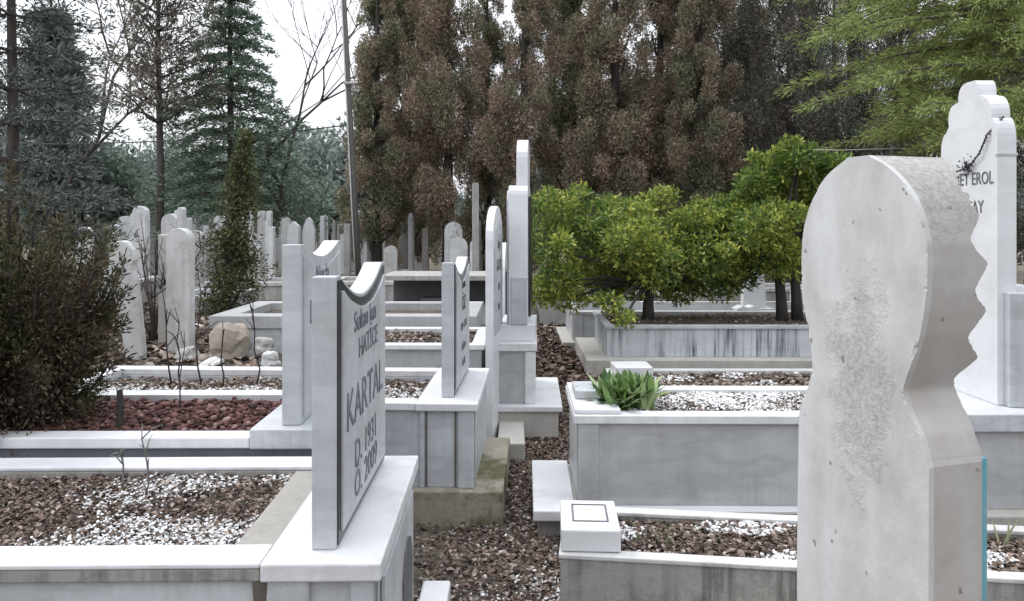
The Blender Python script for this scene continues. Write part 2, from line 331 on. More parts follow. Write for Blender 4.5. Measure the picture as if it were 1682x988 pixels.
def cards(P, D, length, width, rng=NR):
    """elongated diamond leaves at P along direction D"""
    n = len(P); D = D/np.maximum(np.linalg.norm(D, axis=1), 1e-6)[:, None]
    r = rng.normal(size=(n, 3)); w_ = np.cross(D, r); w_ /= np.maximum(np.linalg.norm(w_, axis=1), 1e-6)[:, None]
    l = length[:, None]; b_ = width[:, None]
    V = np.stack([P, P+D*l*.5+w_*b_*.5, P+D*l, P+D*l*.5-w_*b_*.5], 1).reshape(-1, 3)
    return V, np.arange(n*4).reshape(n, 4)

# ------------------------------------------------------------------ the ground
def sstep(x, a, b): t = np.clip((x-a)/(b-a), 0, 1); return t*t*(3-2*t)
def ground_h(x, y):
    x = np.asarray(x, float); y = np.asarray(y, float)
    return .40*sstep(-x, 1.36, 1.62)*sstep(y, 4.22, 4.40)*(1-.55*sstep(y, 8, 12)) + .012*np.sin(x*3.1+y*1.7)*np.sin(y*2.3-x)
gx = np.unique(np.concatenate([np.linspace(-400, -14, 20), np.linspace(-14, 14, 225), np.linspace(14, 400, 20)]))
gy = np.unique(np.concatenate([np.linspace(-30, 0, 10), np.linspace(0, 16, 200), np.linspace(16, 60, 30), np.linspace(60, 900, 20)]))
XX, YY = np.meshgrid(gx, gy); ZZ = ground_h(XX, YY); nx, ny = len(gx), len(gy)
i = np.arange(nx*ny).reshape(ny, nx)
F = np.stack([i[:-1, :-1], i[:-1, 1:], i[1:, 1:], i[1:, :-1]], -1).reshape(-1, 4)
g = link('ground', tri_mesh('ground', np.stack([XX, YY, ZZ], -1).reshape(-1, 3), F, SOIL_G, True)); tag(g, kind='structure')

def scatter(name, label, n_p, n_l, area, zf, mats, ps=(.004, .012), ls=(.007, .02), prob=None, loc=None, rz=0, cat='gravel', surface=None, surf_mat=SOIL, chips=0, chip_prob=None):
    """gravel, marble chips and leaf litter: one 'stuff' object in a rectangle, on an optional bed surface"""
    x0, x1, y0, y1 = area; pcs = []
    def pts(n, pr):
        P = np.stack([NR.uniform(x0, x1, n*4), NR.uniform(y0, y1, n*4)], 1)
        if pr is not None: P = P[NR.uniform(size=len(P)) < pr(P[:, 0], P[:, 1])]
        return P[:n]
    P = pts(n_p, prob[0] if prob else None); s = NR.uniform(*ps, len(P))*NR.choice([.7, 1, 1, 1.5], len(P))
    P3 = np.column_stack([P, zf(P[:, 0], P[:, 1])+s*.3+NR.uniform(0, .006, len(P))]); pcs.append((*pebbles(P3, s), 0, True))
    if n_l:
        P = pts(n_l, prob[1] if prob else None); s = NR.uniform(*ls, len(P))
        P3 = np.column_stack([P, zf(P[:, 0], P[:, 1])+.006+NR.uniform(0, .012, len(P))]); pcs.append((*flat_leaves(P3, s), 1, False))
    if chips:
        P = pts(chips, chip_prob or (lambda x, y: sstep(n2(x*1.3+.7, y*1.6, 1.6), .55, .8))); s = NR.uniform(ps[0]*.8, ps[1]*.8, len(P))
        P3 = np.column_stack([P, zf(P[:, 0], P[:, 1])+s*.5+NR.uniform(.006, .015, len(P))]); pcs.append((*pebbles(P3, s), 3, True))
    if surface:
        ax = np.linspace(x0, x1, 40); ay = np.linspace(y0, y1, 24); A, B = np.meshgrid(ax, ay); Z = zf(A, B)
        k = np.arange(A.size).reshape(A.shape)
        pcs.append((np.stack([A, B, Z], -1).reshape(-1, 3), np.stack([k[:-1, :-1], k[:-1, 1:], k[1:, 1:], k[1:, :-1]], -1).reshape(-1, 4), 2, True))
    o = link(name, join_np(name, pcs, [*mats, surf_mat, PEB_S])); tag(o, label, cat, kind='stuff')
    if loc: o.location = loc; o.rotation_euler = (0, 0, rz)
    return o
def n2(x, y, s=1.0, ph=0.0): return .5+.25*(np.sin(x*5.1*s+1.3*y*s+ph)+np.sin(y*7.3*s-2.1*x*s+ph*2))

# ------------------------------------------------------------------ graves
def grave(label, ox, oy, rz, x0, x1, d, h, cw, ct, mats, foot=None, slab=None, post=None, wall_inset=.018, cat='grave', z0=-.03, end_kerb='far', band=None, group=None):
    """x0..x1 along the grave, 0..d deep, top at h. mats: wall, kerb, footing. slab=(xa,xb,over_top,thick,mat)"""
    r = root('grave', (ox, oy, 0), rz, label, cat, group)
    wi = wall_inset
    if foot:
        fx0, fx1, fy0, fy1, fh = foot
        part('footing', MB().box(fx0, fx1, fy0, fy1, z0, fh), mats[2], r, .008)
        zb = fh
    else: zb = z0
    part('wall', MB().ring(x0+wi, x1-wi, wi, d-wi, cw*.8, zb, h-ct-(band[0] if band else 0)), mats[0], r)
    if band: part('kerb_band', MB().ring(x0 if slab is None else x0, (slab[0]-.002) if slab else x1, .003, d-.003, cw-.003, h-ct-band[0]+.0005, h-ct-.0005), band[1], r)
    sx = None
    a, b = x0, x1
    if slab:
        sa, sb, up, th, sm = slab
        part('head_slab', MB().box(sa, sb, -.004, d+.004, h+up-th, h+up), sm, r, .005)
        if abs(sb-x1) < .06: b = sa-.0015
        else: a = sb+.0015
    k = mats[1]
    part('kerb_stone', MB().box(a, b, 0, cw, h-ct, h), k, r)
    part('kerb_stone', MB().box(a, b, d-cw, d, h-ct, h), k, r)
    if slab is None or abs(slab[1]-x1) < .06: part('kerb_stone', MB().box(a, a+cw, cw+.0015, d-cw-.0015, h-ct, h), k, r)
    if slab is None or abs(slab[1]-x1) >= .06: part('kerb_stone', MB().box(b-cw, b, cw+.0015, d-cw-.0015, h-ct, h), k, r)
    if post:
        for (pa, pb) in post: part('pilaster', MB().box(pa, pb, wi-.012, wi+.05, zb, h-ct-.0015-(band[0] if band else 0)), mats[0], r)
    return r

def text(body, size, parent, loc, side, m=INK, name='inscription', sx=1.0):
    cu = bpy.data.curves.new(name, 'FONT'); cu.body = body; cu.size = size; cu.align_x = 'CENTER'; cu.align_y = 'CENTER'
    cu.extrude = .0012; cu.resolution_u = 3; cu.materials.append(m)
    tmp = bpy.data.objects.new('tmp', cu); COL.objects.link(tmp); bpy.context.view_layer.update()
    me = bpy.data.meshes.new_from_object(tmp.evaluated_get(bpy.context.evaluated_depsgraph_get())); me.name = name
    bpy.data.objects.remove(tmp); bpy.data.curves.remove(cu)
    if not me.materials: me.materials.append(m)
    o = bpy.data.objects.new(name, me); COL.objects.link(o); o.parent = parent; o.location = loc; o.scale = (sx, 1, 1)
    o.rotation_euler = (R(90), 0, R(90 if side > 0 else -90)); return o

def panel_stone(label, loc, rz, ln, ht, th, mats, dip, lines, border=True, rec=.0):
    """upright slab along y (0..ln), concave top between two flat shoulders, lettered panel on its right (+x) face"""
    r = root('headstone', loc, rz, label, 'headstone')
    sh = .045
    def outl(m0, m1, top):
        pts = [(m0, m1), (ln-m0, m1)]
        pts.append((ln-m0, ht-top))
        k = 14
        for q in range(k+1):
            t = q/k; y = ln-sh - t*(ln-2*sh)
            if m0 < y < ln-m0: pts.append((y, ht-top-dip*sin(pi*t)**.9))
        pts.append((m0, ht-top)); return pts
    part('slab', MB().prism_x(outl(0, 0, 0), -th, 0), mats[0], r, .003)
    if border:
        part('border', MB().prism_x(outl(.012, .006, .010), .0, .0035), GRANITE, r, 0)
        pn = part('panel', MB().prism_x(outl(.034, .03, .036), .0035, .010), mats[1], r, .0015); px = .0108
    else:
        pn = part('panel', MB().prism_x(outl(.03, .02, .04), .0, .006), mats[1], r, .0015); px = .0068
    for (s, size, yc, zc, m) in lines: text(s, size, pn, (px, yc, zc), 1, m)
    return r

# --- left row
L1 = grave('white marble grave in the left foreground with pebbles and dead leaves', -.289, 1.64, R(.9), -2.3, 0, .75, .577, .10, .013,
           (MARBLE_B, MARBLE, CONC), band=(.030, CONC_D), slab=(-.266, 0, .0, .042, MARBLE), post=[(-.26, -.16), (-.07, -.018)])
part('corner_stain', MB().prism_y([(-.285, .534), (-.252, .534), (-.256, .46), (-.262, .42), (-.275, .43), (-.281, .48)], .0045, .006), GRIME, L1, 0)
part('end_panel', MB().box(-.016, -.006, .10, .66, .0, .50), MARBLE_B, L1, .002)
part('niche', MB().prism_x([(.40, .12), (.60, .12), (.60, .34), (.56, .40), (.50, .42), (.44, .40), (.40, .34)], -.006, -.001), DARKST, L1, 0)
panel_stone('large white headstone with black edged letter panel on left foreground grave', (-.403, 1.70, .5775), R(.2), .65, .628, .056, (MARBLE_B, MARBLE_B), .066,
    [('Sultan kızı', .075, .30, .498, INK_B), ('HATİCE', .075, .34, .425, INK_B), ('KARTAL', .135, .31, .29, INK_B), ('D. 1931', .095, .31, .165, INK_B), ('Ö. 2009', .095, .31, .085, INK_B)])
scatter('gravel_bed', 'pale pebbles and brown leaves filling the left foreground grave', 5500, 12000, (-2.18, -.27, .09, .66),
        lambda x, y: .532+.012*n2(x, y, 1.5), (PEB_W, LEAF_D), ps=(.003, .008), ls=(.005, .013), chips=8000, chip_prob=lambda x, y: (sstep(x, -1.05, -.55)*.75+.25*sstep(-y, -.3, -.1))*sstep(n2(x*1.2, y*1.5, 1.5, 1.2)+.5*sstep(x, -.9, -.4)*sstep(-y, -.5, -.1), .35, .8),
        prob=(None, lambda x, y: 1-.45*sstep(x, -1.0, -.62)), loc=(-.289, 1.64, 0), rz=R(.9), surface=True)
sl = root('foot_slab', (-.36, 1.75, 0), 0, 'white slab on the path at the foot of the left foreground grave', 'stone slab')
part('slab', MB().box(0.055, .15, 0, .80, -.02, .10), MARBLE, sl, .008)

L2 = grave('white marble grave with red gravel behind the left foreground grave', -.57, 2.42, R(.3), -2.2, 0, .69, .626, .085, .036,
           (MARBLE_K, MARBLE, CONC), slab=(-.285, 0, .028, .066, MARBLE_B))
panel_stone('white concave topped headstone standing on red gravel grave', (-.70, 2.46, .6545), R(.5), .60, .602, .062, (MARBLE_B, MARBLE_B), .05,
    [('Necla', .085, .27, .49, INK_B), ('DEMİR', .12, .27, .36, INK_B), ('1946', .09, .27, .23, INK_B), ('2011', .09, .27, .12, INK_B)], border=False)
scatter('gravel_bed', 'dark red gravel filling the second left grave', 4200, 60, (-2.1, -.29, .085, .605), lambda x, y: .592+.01*n2(x, y, 2), (PEB_R, LEAF_D), ps=(.006, .014),
        loc=(-.57, 2.42, 0), rz=R(.3), surface=True, surf_mat=SOIL_R)
st = root('stake', (-1.385, 2.62, .58), R(15), 'short dark wooden stake standing in the red gravel', 'stake')
part('post', MB().tube([(0, 0, 0), (.004, 0, .10), (.0, .004, .155)], [.013, .012, .010], 7), BARK_D, st, 0)

L3 = grave('marble grave on mossy concrete footing between left foreground grave and tall stele', -.151, 3.29, R(-2), -2.1, 0, .80, .523, .09, .034,
           (MARBLE_B, MARBLE, CONC_M), foot=(-1.9, .112, -.03, .80, .144), slab=(-.28, 0, 0, .036, MARBLE_P), post=[(-.09, -.018), (-.262, -.24)])
for a_ in (-.235, -.105): part('joint', MB().box(a_, a_+.007, .0125, .0175, .15, .486), GRIME, L3, 0)
panel_stone('small headstone with black border standing on mossy footed grave', (-.266, 3.40, .5235), R(-2.5), .64, .622, .057, (MARBLE_B, MARBLE_B), .07,
    [('Fatma', .06, .32, .50, INK), ('ÖZ', .11, .32, .40, INK), ('1929 - 2003', .055, .32, .29, INK_S), ('Ruhuna', .06, .32, .19, INK_S), ('Fatiha', .06, .32, .11, INK_S)])
scatter('gravel_bed', 'white pebbles and dark soil filling the mossy footed grave', 1800, 1500, (-2.0, -.28, .09, .71), lambda x, y: .485+.02*n2(x, y, 2)-.03*sstep(y, .3, .7), (PEB_W, LEAF_D),
        chips=2200, chip_prob=lambda x, y: 1-sstep(y, .22, .42), loc=(-.151, 3.29, 0), rz=R(-2), surface=True)

L4 = grave('grey walled grave with rounded white stele behind the mossy footed grave', -.16, 4.33, R(-1), -1.17, 0, .74, .61, .08, .03,
           (MARBLE_G, MARBLE, CONC))
def round_slab(name, label, loc, rz, ln, ht, th, m, cat='headstone', group=None, rise=None, panel=None, along='y'):
    r = root(name, loc, rz, label, cat, group); rise = rise or ln*.5
    pts = [(0, 0), (ln, 0)] + [(ln/2+ln/2*cos(pi*q/12), ht-rise+rise*sin(pi*q/12)) for q in range(13)]
    mb = MB(); (mb.prism_x if along == 'y' else mb.prism_y)(pts, -th/2, th/2)
    part('slab', mb, m, r, .004)
    return r
h4 = round_slab('headstone', 'tall thin white stele with rounded top between two left graves', (-.13, 4.28, 0), R(-5), .52, 1.43, .046, MARBLE_P, rise=.20)
pn4 = part('panel', MB().prism_x([(.05, .66), (.47, .66), (.47, 1.18), (.40, 1.29), (.26, 1.36), (.12, 1.29), (.05, 1.18)], .0235, .028), MARBLE_B, h4, .001)
for q, (tx, sz) in enumerate((('Ayşe', .08), ('KAYA', .10), ('1950', .06), ('2015', .06))): text(tx, sz, pn4, (.0288, .26, 1.20-q*.13), 1, INK_S)
scatter('gravel_bed', 'weedy pebbles filling the grey walled grave', 900, 900, (-1.09, -.08, .08, .66), lambda x, y: .57+.02*n2(x, y, 2), (PEB_W, LEAF_D), loc=(-.16, 4.33, 0), rz=R(-1), surface=True)
b4 = root('footing_block', (-.1, 4.05, 0), R(0), 'pale concrete block on the path beside the rounded white stele', 'concrete block')
part('block', MB().box(.02, .172, .05, .52, -.03, .105), CONC, b4, .008)

# --- stepped headstones (a pair of kinds): outline along y
def arc(cx, cz, rx, rz_, a0, a1, k=6): return [(cx+rx*cos(R(a0+(a1-a0)*q/k)), cz+rz_*sin(R(a0+(a1-a0)*q/k))) for q in range(k+1)]
L5 = root('grave', (-.09, 4.60, 0), R(-1.5), 'high white marble plinth with low paved foot slab beside the path', 'grave')
part('foot_slab', MB().box(-.05, .40, -.06, .80, .165, .20), MARBLE, L5, .006)
part('footing', MB().box(-.03, .375, -.04, .78, -.03, .1635), CONC, L5, .006)
part('plinth', MB().box(-.02, .235, .012, .70, .2015, .525), MARBLE_G, L5)
part('pilaster', MB().box(.17, .237, .0, .05, .2015, .5235), MARBLE, L5)
part('head_slab', MB().box(-.03, .245, -.006, .72, .5265, .575), MARBLE, L5)
part('kerb', MB().ring(-1.2, -.032, .0, .72, .09, -.02, .56), MARBLE_G, L5)
h5 = root('headstone', (.03, 4.68, .5755), R(-3.2), 'tallest white stepped headstone in the middle beside the path', 'headstone')
part('base_block', MB().box(-.11, .115, .0, .50, 0, .105), MARBLE_P, h5)
part('buttress', MB().box(-.035, .065, -.012, .08, .1065, .41), MARBLE_B, h5)
part('buttress', MB().box(-.035, .065, .43, .512, .1065, .41), MARBLE_B, h5)
part('slab', MB().prism_x([(.0, .1065), (.49, .1065), (.49, .93)] + arc(.44, .93, .05, .06, 0, 90, 4) + arc(.05, .93, .05, .06, 90, 180, 4), -.052, .07), MARBLE_P, h5, .003)
part('side_strip', MB().prism_x([(.012, .1065), (.478, .1065), (.478, .90), (.43, .96), (.06, .96), (.012, .90)], -.064, -.0525), MARBLE_B, h5, .002)
part('crest', MB().prism_x([(.06, .991), (.43, .991), (.43, 1.17)] + arc(.245, 1.17, .185, .13, 0, 180, 12), -.005, .068), MARBLE_P, h5, .004)
part('panel', MB().prism_x([(.05, .15), (.44, .15), (.44, .92), (.05, .92)], .0705, .086), GRANITE, h5, .001)  # dark sheet making a thin dark strip along the column's right face
h6 = round_slab('headstone', 'thin white stele edge seen behind the rounded left stele', (-.07, 5.7, 0), R(-2), .5, 1.17, .035, MARBLE_P)
part('panel', MB().box(.0175, .03, .04, .46, .5, .95), GRANITE, h6, .001)

# --- right row
R1 = grave('low stained concrete grave in the right foreground', .155, 2.478, R(-7), 0, 2.3, .44, .22, .055, .016, (CONC_D, OLD_B, CONC), wall_inset=.006)
scatter('gravel_bed', 'pale pebbles and dry leaves in the low concrete grave', 3600, 5500, (.03, 2.25, .05, .40), lambda x, y: .175+.02*n2(x, y, 2), (PEB_W, LEAF_D), chips=4500, loc=(.155, 2.478, 0), rz=R(-7), surface=True)
fs = root('grave_marker', (.165, 2.50, .222), R(-3), 'small white marble block with square incised frame on low concrete grave', 'marker stone')
part('block', MB().box(0, .20, -.008, .26, 0, .075), MARBLE_P, fs, .006)
part('frame', MB().ring(.04, .165, .06, .215, .006, .0755, .078), INK_S, fs, 0)

R2 = grave('large grey veined marble grave behind the low concrete grave', .262, 3.13, R(-.5), 0, 2.45, .58, .512, .085, .036,
           (MARBLE_G, MARBLE, CONC), foot=(.0, 2.45, -.05, .60, .115), slab=(1.62, 2.45, .01, .075, MARBLE_B), post=[(.018, .105)])
part('wall_lip', MB().box(.11, 1.60, -.045, .016, .1165, .128), MARBLE_P, R2, .002)
part('end_slab', MB().box(.004, .20, .02, .56, .513, .532), MARBLE_P, R2, .004)
part('end_block', MB().box(.02, .135, .20, .40, .5335, .572), MARBLE_B, R2, .005)
f2 = root('foot_slab', (.088, 3.08, 0), R(-1), 'white marble slab on the path at the end of the grey veined grave', 'stone slab')
part('slab', MB().box(0, .178, 0, .66, .085, .13), MARBLE, f2, .006)
part('footing', MB().box(.02, .16, .05, .64, -.02, .0835), CONC_D, f2, .006)
scatter('gravel_bed', 'white and grey pebbles filling the grey veined marble grave', 3600, 1500, (.14, 1.6, .085, .495), lambda x, y: .473+.015*n2(x, y, 2), (PEB_W, LEAF_D), chips=7000, chip_prob=lambda x, y: .15+.85*sstep(n2(x, y+.5, 1.5)-.6*(y-.2), .3, .7), loc=(.262, 3.13, 0), rz=R(-.5), surface=True)
h2 = root('headstone', (2.13, 3.26, .5235), R(.6), 'tall bright white stepped headstone with dark lettering at right', 'headstone')
LN = .42
part('base_block', MB().box(.028, .40, -.04, .44, 0, .50), MARBLE_B, h2)
sl2 = part('slab', MB().prism_x([(0, 0), (LN, 0), (LN, 1.06)] + arc(LN-.04, 1.15, .04, .09, 0, 90, 5) + [(LN-.065, 1.27)] + arc(LN-.10, 1.30, .04, .07, 0, 90, 5)
     + [(LN-.14, 1.38)] + arc(LN-.20, 1.40, .06, .06, 0, 90, 4) + arc(.16, 1.385, .03, .075, 90, 180, 4) + [(.12, 1.385)] + arc(.11, 1.29, .07, .09, 90, 180, 6) + [(.04, 1.275)] + arc(.045, 1.17, .045, .105, 90, 180, 6), 0, .085), MARBLE_P, h2, .003)
part('cornice', MB().box(-.004, .089, -.004, .012, 1.10, 1.112), MARBLE_B, h2, .001)
text('AHMET EROL', .082, sl2, (-.0015, .215, 1.005), -1, INK_S, sx=.78)
text('ALTAY', .082, sl2, (-.0015, .19, .875), -1, INK_S, sx=.8)
gl = root('garland', (2.13, 3.26, .5235), R(.6), 'thin dark dried garland draped across the white stepped headstone', 'garland')
gp = [(.04, .015, 1.275), (-.012, .05, 1.20), (-.014, .10, 1.12), (-.014, .16, 1.075), (-.014, .22, 1.055), (-.014, .30, 1.045), (-.013, .40, 1.035)]
mb = MB().tube(gp, [.004]*len(gp), 5)
part('string', mb, WIRE, gl, 0)
P = []
for a, b in zip(gp[:-1], gp[1:]):
    for t in np.linspace(0, 1, 10): P.append(np.array(a)*(1-t)+np.array(b)*t+NR.normal(0, .004, 3))
P = np.array(P+[np.array((-.014, .20, 1.075))+NR.normal(0, .016, 3) for _ in range(60)]); P[:, 0] = np.minimum(P[:, 0], -.004)
P[:8, 0] += .03
V, F = pebbles(P, NR.uniform(.003, .007, len(P)))
tag(link('dried_flowers', tri_mesh('dried_flowers', V, F, WIRE), gl), kind='stuff')

R3 = grave('low pale concrete kerb grave between marble grave and streaked tree grave', .74, 4.75, R(-.3), 0, 2.6, 1.3, .135, .09, .03, (CONC, OLD_B, CONC))
scatter('gravel_bed', 'grey gravel filling the low kerb grave', 2500, 2500, (.09, 2.5, .09, 1.2), lambda x, y: .09+.02*n2(x, y), (PEB_W, LEAF_D), ps=(.008, .022), ls=(.012, .03), chips=900, loc=(.74, 4.75, 0), rz=R(-.3), surface=True)
bk = root('grave_marker', (.80, 5.72, .0), R(2), 'white marble block lying at the end of the low kerb grave', 'marker stone')
part('block', MB().box(.0, .29, 0, .26, .09, .205), MARBLE_P, bk, .008)
R4 = grave('long marble grave with dark rain streaks and shrub trees growing inside', .805, 6.43, R(-.3), 0, 3.2, 1.05, .43, .07, .03, (MARBLE_W, MARBLE_B, CONC), foot=(-.17, 3.3, -.13, 1.1, .155))
scatter('gravel_bed', 'dark soil and leaves filling the streaked tree grave', 400, 900, (.07, 3.1, .07, .98), lambda x, y: .40+.02*n2(x, y), (PEB_W, LEAF_D), loc=(.805, 6.43, 0), rz=R(-.3), surface=True)
R5 = grave('plain grey marble grave behind the shrub trees', .63, 7.87, 0, 0, 3.0, 1.1, .376, .10, .03, (MARBLE_B, OLD_B, CONC), foot=(-.1, 3.0, -.06, 1.1, .06), post=[(.018, .12)])
hb = root('headstone', (2.55, 8.15, .376), R(4), 'white headstone with open marble book behind the shrub trees', 'headstone')
part('slab', MB().prism_y([(0, 0), (.27, 0), (.25, .36), (.20, .43), (.06, .43), (.02, .36)], .05, .12), MARBLE_P, hb)
part('base', MB().box(-.05, .33, -.06, .18, -.05, 0), MARBLE, hb)
part('book', MB().prism_y([(-.16, 0.002), (.10, .002), (.10, .02), (.03, .05), (-.03, .03), (-.09, .05), (-.16, .02)], -.20, -.04), MARBLE_P, hb, .003)
hr = round_slab('headstone', 'white rounded headstone half outside the frame at right', (4.02, 6.05, .2), R(2), .62, 1.42, .16, MARBLE_P)

# --- the cast concrete tombstone in the right foreground (outline taken as real metres on its own plane)
AN = R(17); P0 = Vector((.729, 1.30)); DN = Vector((-sin(AN), cos(AN))); EN = Vector((cos(AN), sin(AN))); TH = .1214
def on_plane(px, py, off=0.0):
    k = (px-841)/1220; X0 = P0.x+EN.x*off; Z0 = P0.y+EN.y*off
    u = (X0-k*Z0)/(sin(AN)+cos(AN)*k); return u, EYE-(py-365)*(Z0+cos(AN)*u)/1220
F_R = [(1523,760),(1511,717),(1492,678),(1482,645),(1488,624),(1500,590),(1511,554),(1518,515),(1522,476),(1524,438),(1523,399),(1515,362),(1503,329),(1487,303),(1468,282),(1447,265),(1422,255)]
B_R = [(1614,758),(1604,722),(1588,680),(1570,642),(1567,622),(1608,589),(1597,572),(1589,554),(1622,511),(1607,494),(1601,476),(1624,432),(1604,412),(1593,393),(1609,354),(1578,306),(1545,256)]
F_L = [(1399,258),(1378,269),(1360,284),(1343,308),(1330,338),(1321,368),(1317,400),(1316,440),(1318,490),(1325,531),(1333,575),(1335,605),(1329,632),(1318,658),(1311,688),(1309,720)]
fr = [on_plane(*p) for p in F_R]; br = [on_plane(*p, TH) for p in B_R]; fl = [on_plane(*p) for p in F_L]
W_ = fl[-1][0]
tb = root('tombstone', (P0.x, P0.y, 0), AN, 'big rough concrete tombstone with oval head and toothed edge', 'tombstone')
vr = np.array([v for u, v in fr]); ur = np.array([u for u, v in fr]); vl = np.array([v for u, v in fl])[::-1]; ul = np.array([u for u, v in fl])[::-1]
# depth of the stone at each height: the back is cut into teeth
td = []
for (px, py) in B_R:
    d_ = TH
    for _ in range(6):
        u_, v_ = on_plane(px, py, d_); uu = float(np.interp(v_, vr, ur)); k_ = (px-841)/1220
        A = P0.x-sin(AN)*uu; B_ = P0.y+cos(AN)*uu; d_ = (k_*B_-A)/(EN.x-k_*EN.y)
    td.append((v_, d_))
tv = np.array([v for v, d in td]); tdd = np.array([d for v, d in td])
W_ = fl[-1][0]; top = max(vr.max(), vl.max())
lv = np.unique(np.concatenate([[0, .2, .4, .6], np.linspace(vr[0], top, 170), tv[tv < top]]))
def smooth_(v, u, k=.012):
    d = np.linspace(v[0], v[-1], 400); x = np.interp(d, v, u); g_ = np.exp(-.5*((np.arange(-40, 41)*(d[1]-d[0]))/k)**2); g_ /= g_.sum()
    return np.interp(v_all, d, np.convolve(np.pad(x, 40, mode='edge'), g_, 'valid'))
jit = np.array([rnd.gauss(0, .0005) for _ in lv])
v_all = lv
RU = np.where(lv < vr[0], 0, smooth_(vr, ur, .006)); LU = np.where(lv < vl[0], W_, smooth_(vl, ul, .010))
DD = np.where(lv < vr[0], TH, np.convolve(np.pad(np.interp(np.linspace(vr[0], top, 600), tv, tdd), 6, mode='edge'), np.ones(13)/13, 'valid')[np.clip(((lv-vr[0])/(top-vr[0])*599).astype(int), 0, 599)])+np.where(lv > vr[0]+.02, jit*np.where(lv > 1.345, 9, 1.2), 0)
cz_ = NR.normal(0, 1, 500); chip_ = np.convolve(cz_, np.ones(9)/3, 'same'); chip = np.clip(np.interp(lv, np.linspace(0, top, 500), chip_)-.6, 0, 3)*.0022
mb = MB(); m_ = len(lv); TQ = [0, .022, .15, .3, .5, .7, .85, .978, 1]; NU = 9
for x_ in (0, 1):
    for i in range(m_):
        for q in range(NU): mb.v.append((float(DD[i])*x_+(float(chip[i]) if x_ == 0 and q in (0, NU-1) and lv[i] > .6 else 0), float(RU[i]+(LU[i]-RU[i])*TQ[q]), float(lv[i])))
ix = lambda x_, i, q: x_*m_*NU+i*NU+q
for i in range(m_-1):
    for q in range(NU-1):
        mb.f.append((ix(0, i, q), ix(0, i+1, q), ix(0, i+1, q+1), ix(0, i, q+1))); mb.f.append((ix(1, i, q), ix(1, i, q+1), ix(1, i+1, q+1), ix(1, i+1, q)))
    for q in (0, NU-1): mb.f.append((ix(0, i, q), ix(1, i, q), ix(1, i+1, q), ix(0, i+1, q)))
for i in (0, m_-1):
    for q in range(NU-1): mb.f.append((ix(0, i, q), ix(0, i, q+1), ix(1, i, q+1), ix(1, i, q)))
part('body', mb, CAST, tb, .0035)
part('painted_face', MB().prism_x([(.003, .0), (W_-.003, .0), (W_-.003, fl[-2][1]-.01), (.003, vr[0]-.005)], TH+.0005, TH+.0165), TURQ, tb, .002)

# --- old stones on the raised earth at left
def ottoman(label, loc, rz, ht, wd, th, m, lean=0, group=None):
    """old upright stone: narrow body, oval head"""
    r = root('old_headstone', loc, rz, label, 'headstone', group); r.rotation_euler = (0, lean, rz)
    w2 = wd/2; hs = ht-wd*1.25
    pts = [(-w2*.62, 0), (w2*.62, 0), (w2*.8, hs*.72), (w2*.78, hs*.9), (w2*.72, hs)]
    pts += [(w2*cos(R(a)), hs+wd*.62-wd*.02+wd*.62*sin(R(a))) for a in range(-40, 221, 20)]
    pts += [(-w2*.72, hs), (-w2*.78, hs*.9), (-w2*.8, hs*.72)]
    part('slab', MB().prism_y([(x+rnd.gauss(0, .003), z) for x, z in pts], -th/2, th/2), m, r, .008); return r
ottoman('old grey headstone leaning behind the dark bush', (-2.52, 5.0, .36), R(8), .86, .17, .09, OLD_B, R(-7))
round_slab('old_headstone', 'old speckled headstone beside the thin pine trunk', (-2.40, 5.2, .36), R(-4), .165, .93, .09, OLD_B, along='x')
r = root('stone_post', (-2.62, 5.6, .36), R(5), 'beige stone post behind the speckled old headstone', 'post'); part('post', MB().box(-.035, .035, -.04, .04, 0, .88), CONC, r, .01)
far1 = grave('pale blue grey box grave on the raised earth at left', -3.45, 7.4, R(1), 0, .62, .8, .60, .06, .035, (MARBLE_W, MARBLE, CONC), post=[(.018, .09), (.52, .602)])
def rock(label, loc, size, m, seed):
    rg = np.random.default_rng(seed); import bmesh
    bm = bmesh.new(); bmesh.ops.create_icosphere(bm, subdivisions=3, radius=1)
    ph = rg.uniform(0, 6, 6)
    for v in bm.verts:
        c = v.co; k = 1+.16*sin(c.x*2.3+ph[0])*cos(c.y*2.7+ph[1])+.12*sin(c.z*4.1+ph[2]+c.x*2)+.05*sin(c.x*9+ph[3])*sin(c.z*8+ph[4])
        c *= k; v.co = Vector((round(c.x*3.2)/3.2*.35+c.x*.65, round(c.y*3.2)/3.2*.35+c.y*.65, round(c.z*3.2)/3.2*.35+c.z*.65))
        v.co = Vector((v.co.x*size[0], v.co.y*size[1], v.co.z*size[2]))
    me = bpy.data.meshes.new('boulder'); bm.to_mesh(me); bm.free(); me.materials.append(m)
    o = link('boulder', me); o.location = loc; o.rotation_euler = (rg.uniform(-.2, .2), rg.uniform(-.5, -.3), rg.uniform(0, 6)); return tag(o, label, 'rock')
rock('brown slanted boulder at the foot of the leaning cypress', (-1.90, 5.0, .48), (.13, .12, .16), ROCKM, 3)
rock('broken pale stone lying left of the brown boulder', (-2.18, 4.95, .42), (.10, .08, .06), OLD, 5)
rock('flat pale stone lying before the brown boulder', (-1.92, 4.7, .42), (.10, .07, .035), OLD_B, 8)
rock('rough pale rubble stone right of the brown boulder', (-1.72, 5.1, .45), (.12, .08, .08), OLD, 11)
rock('small pale rubble stone beside the concave headstone', (-1.56, 4.8, .43), (.07, .06, .055), OLD_B, 14)

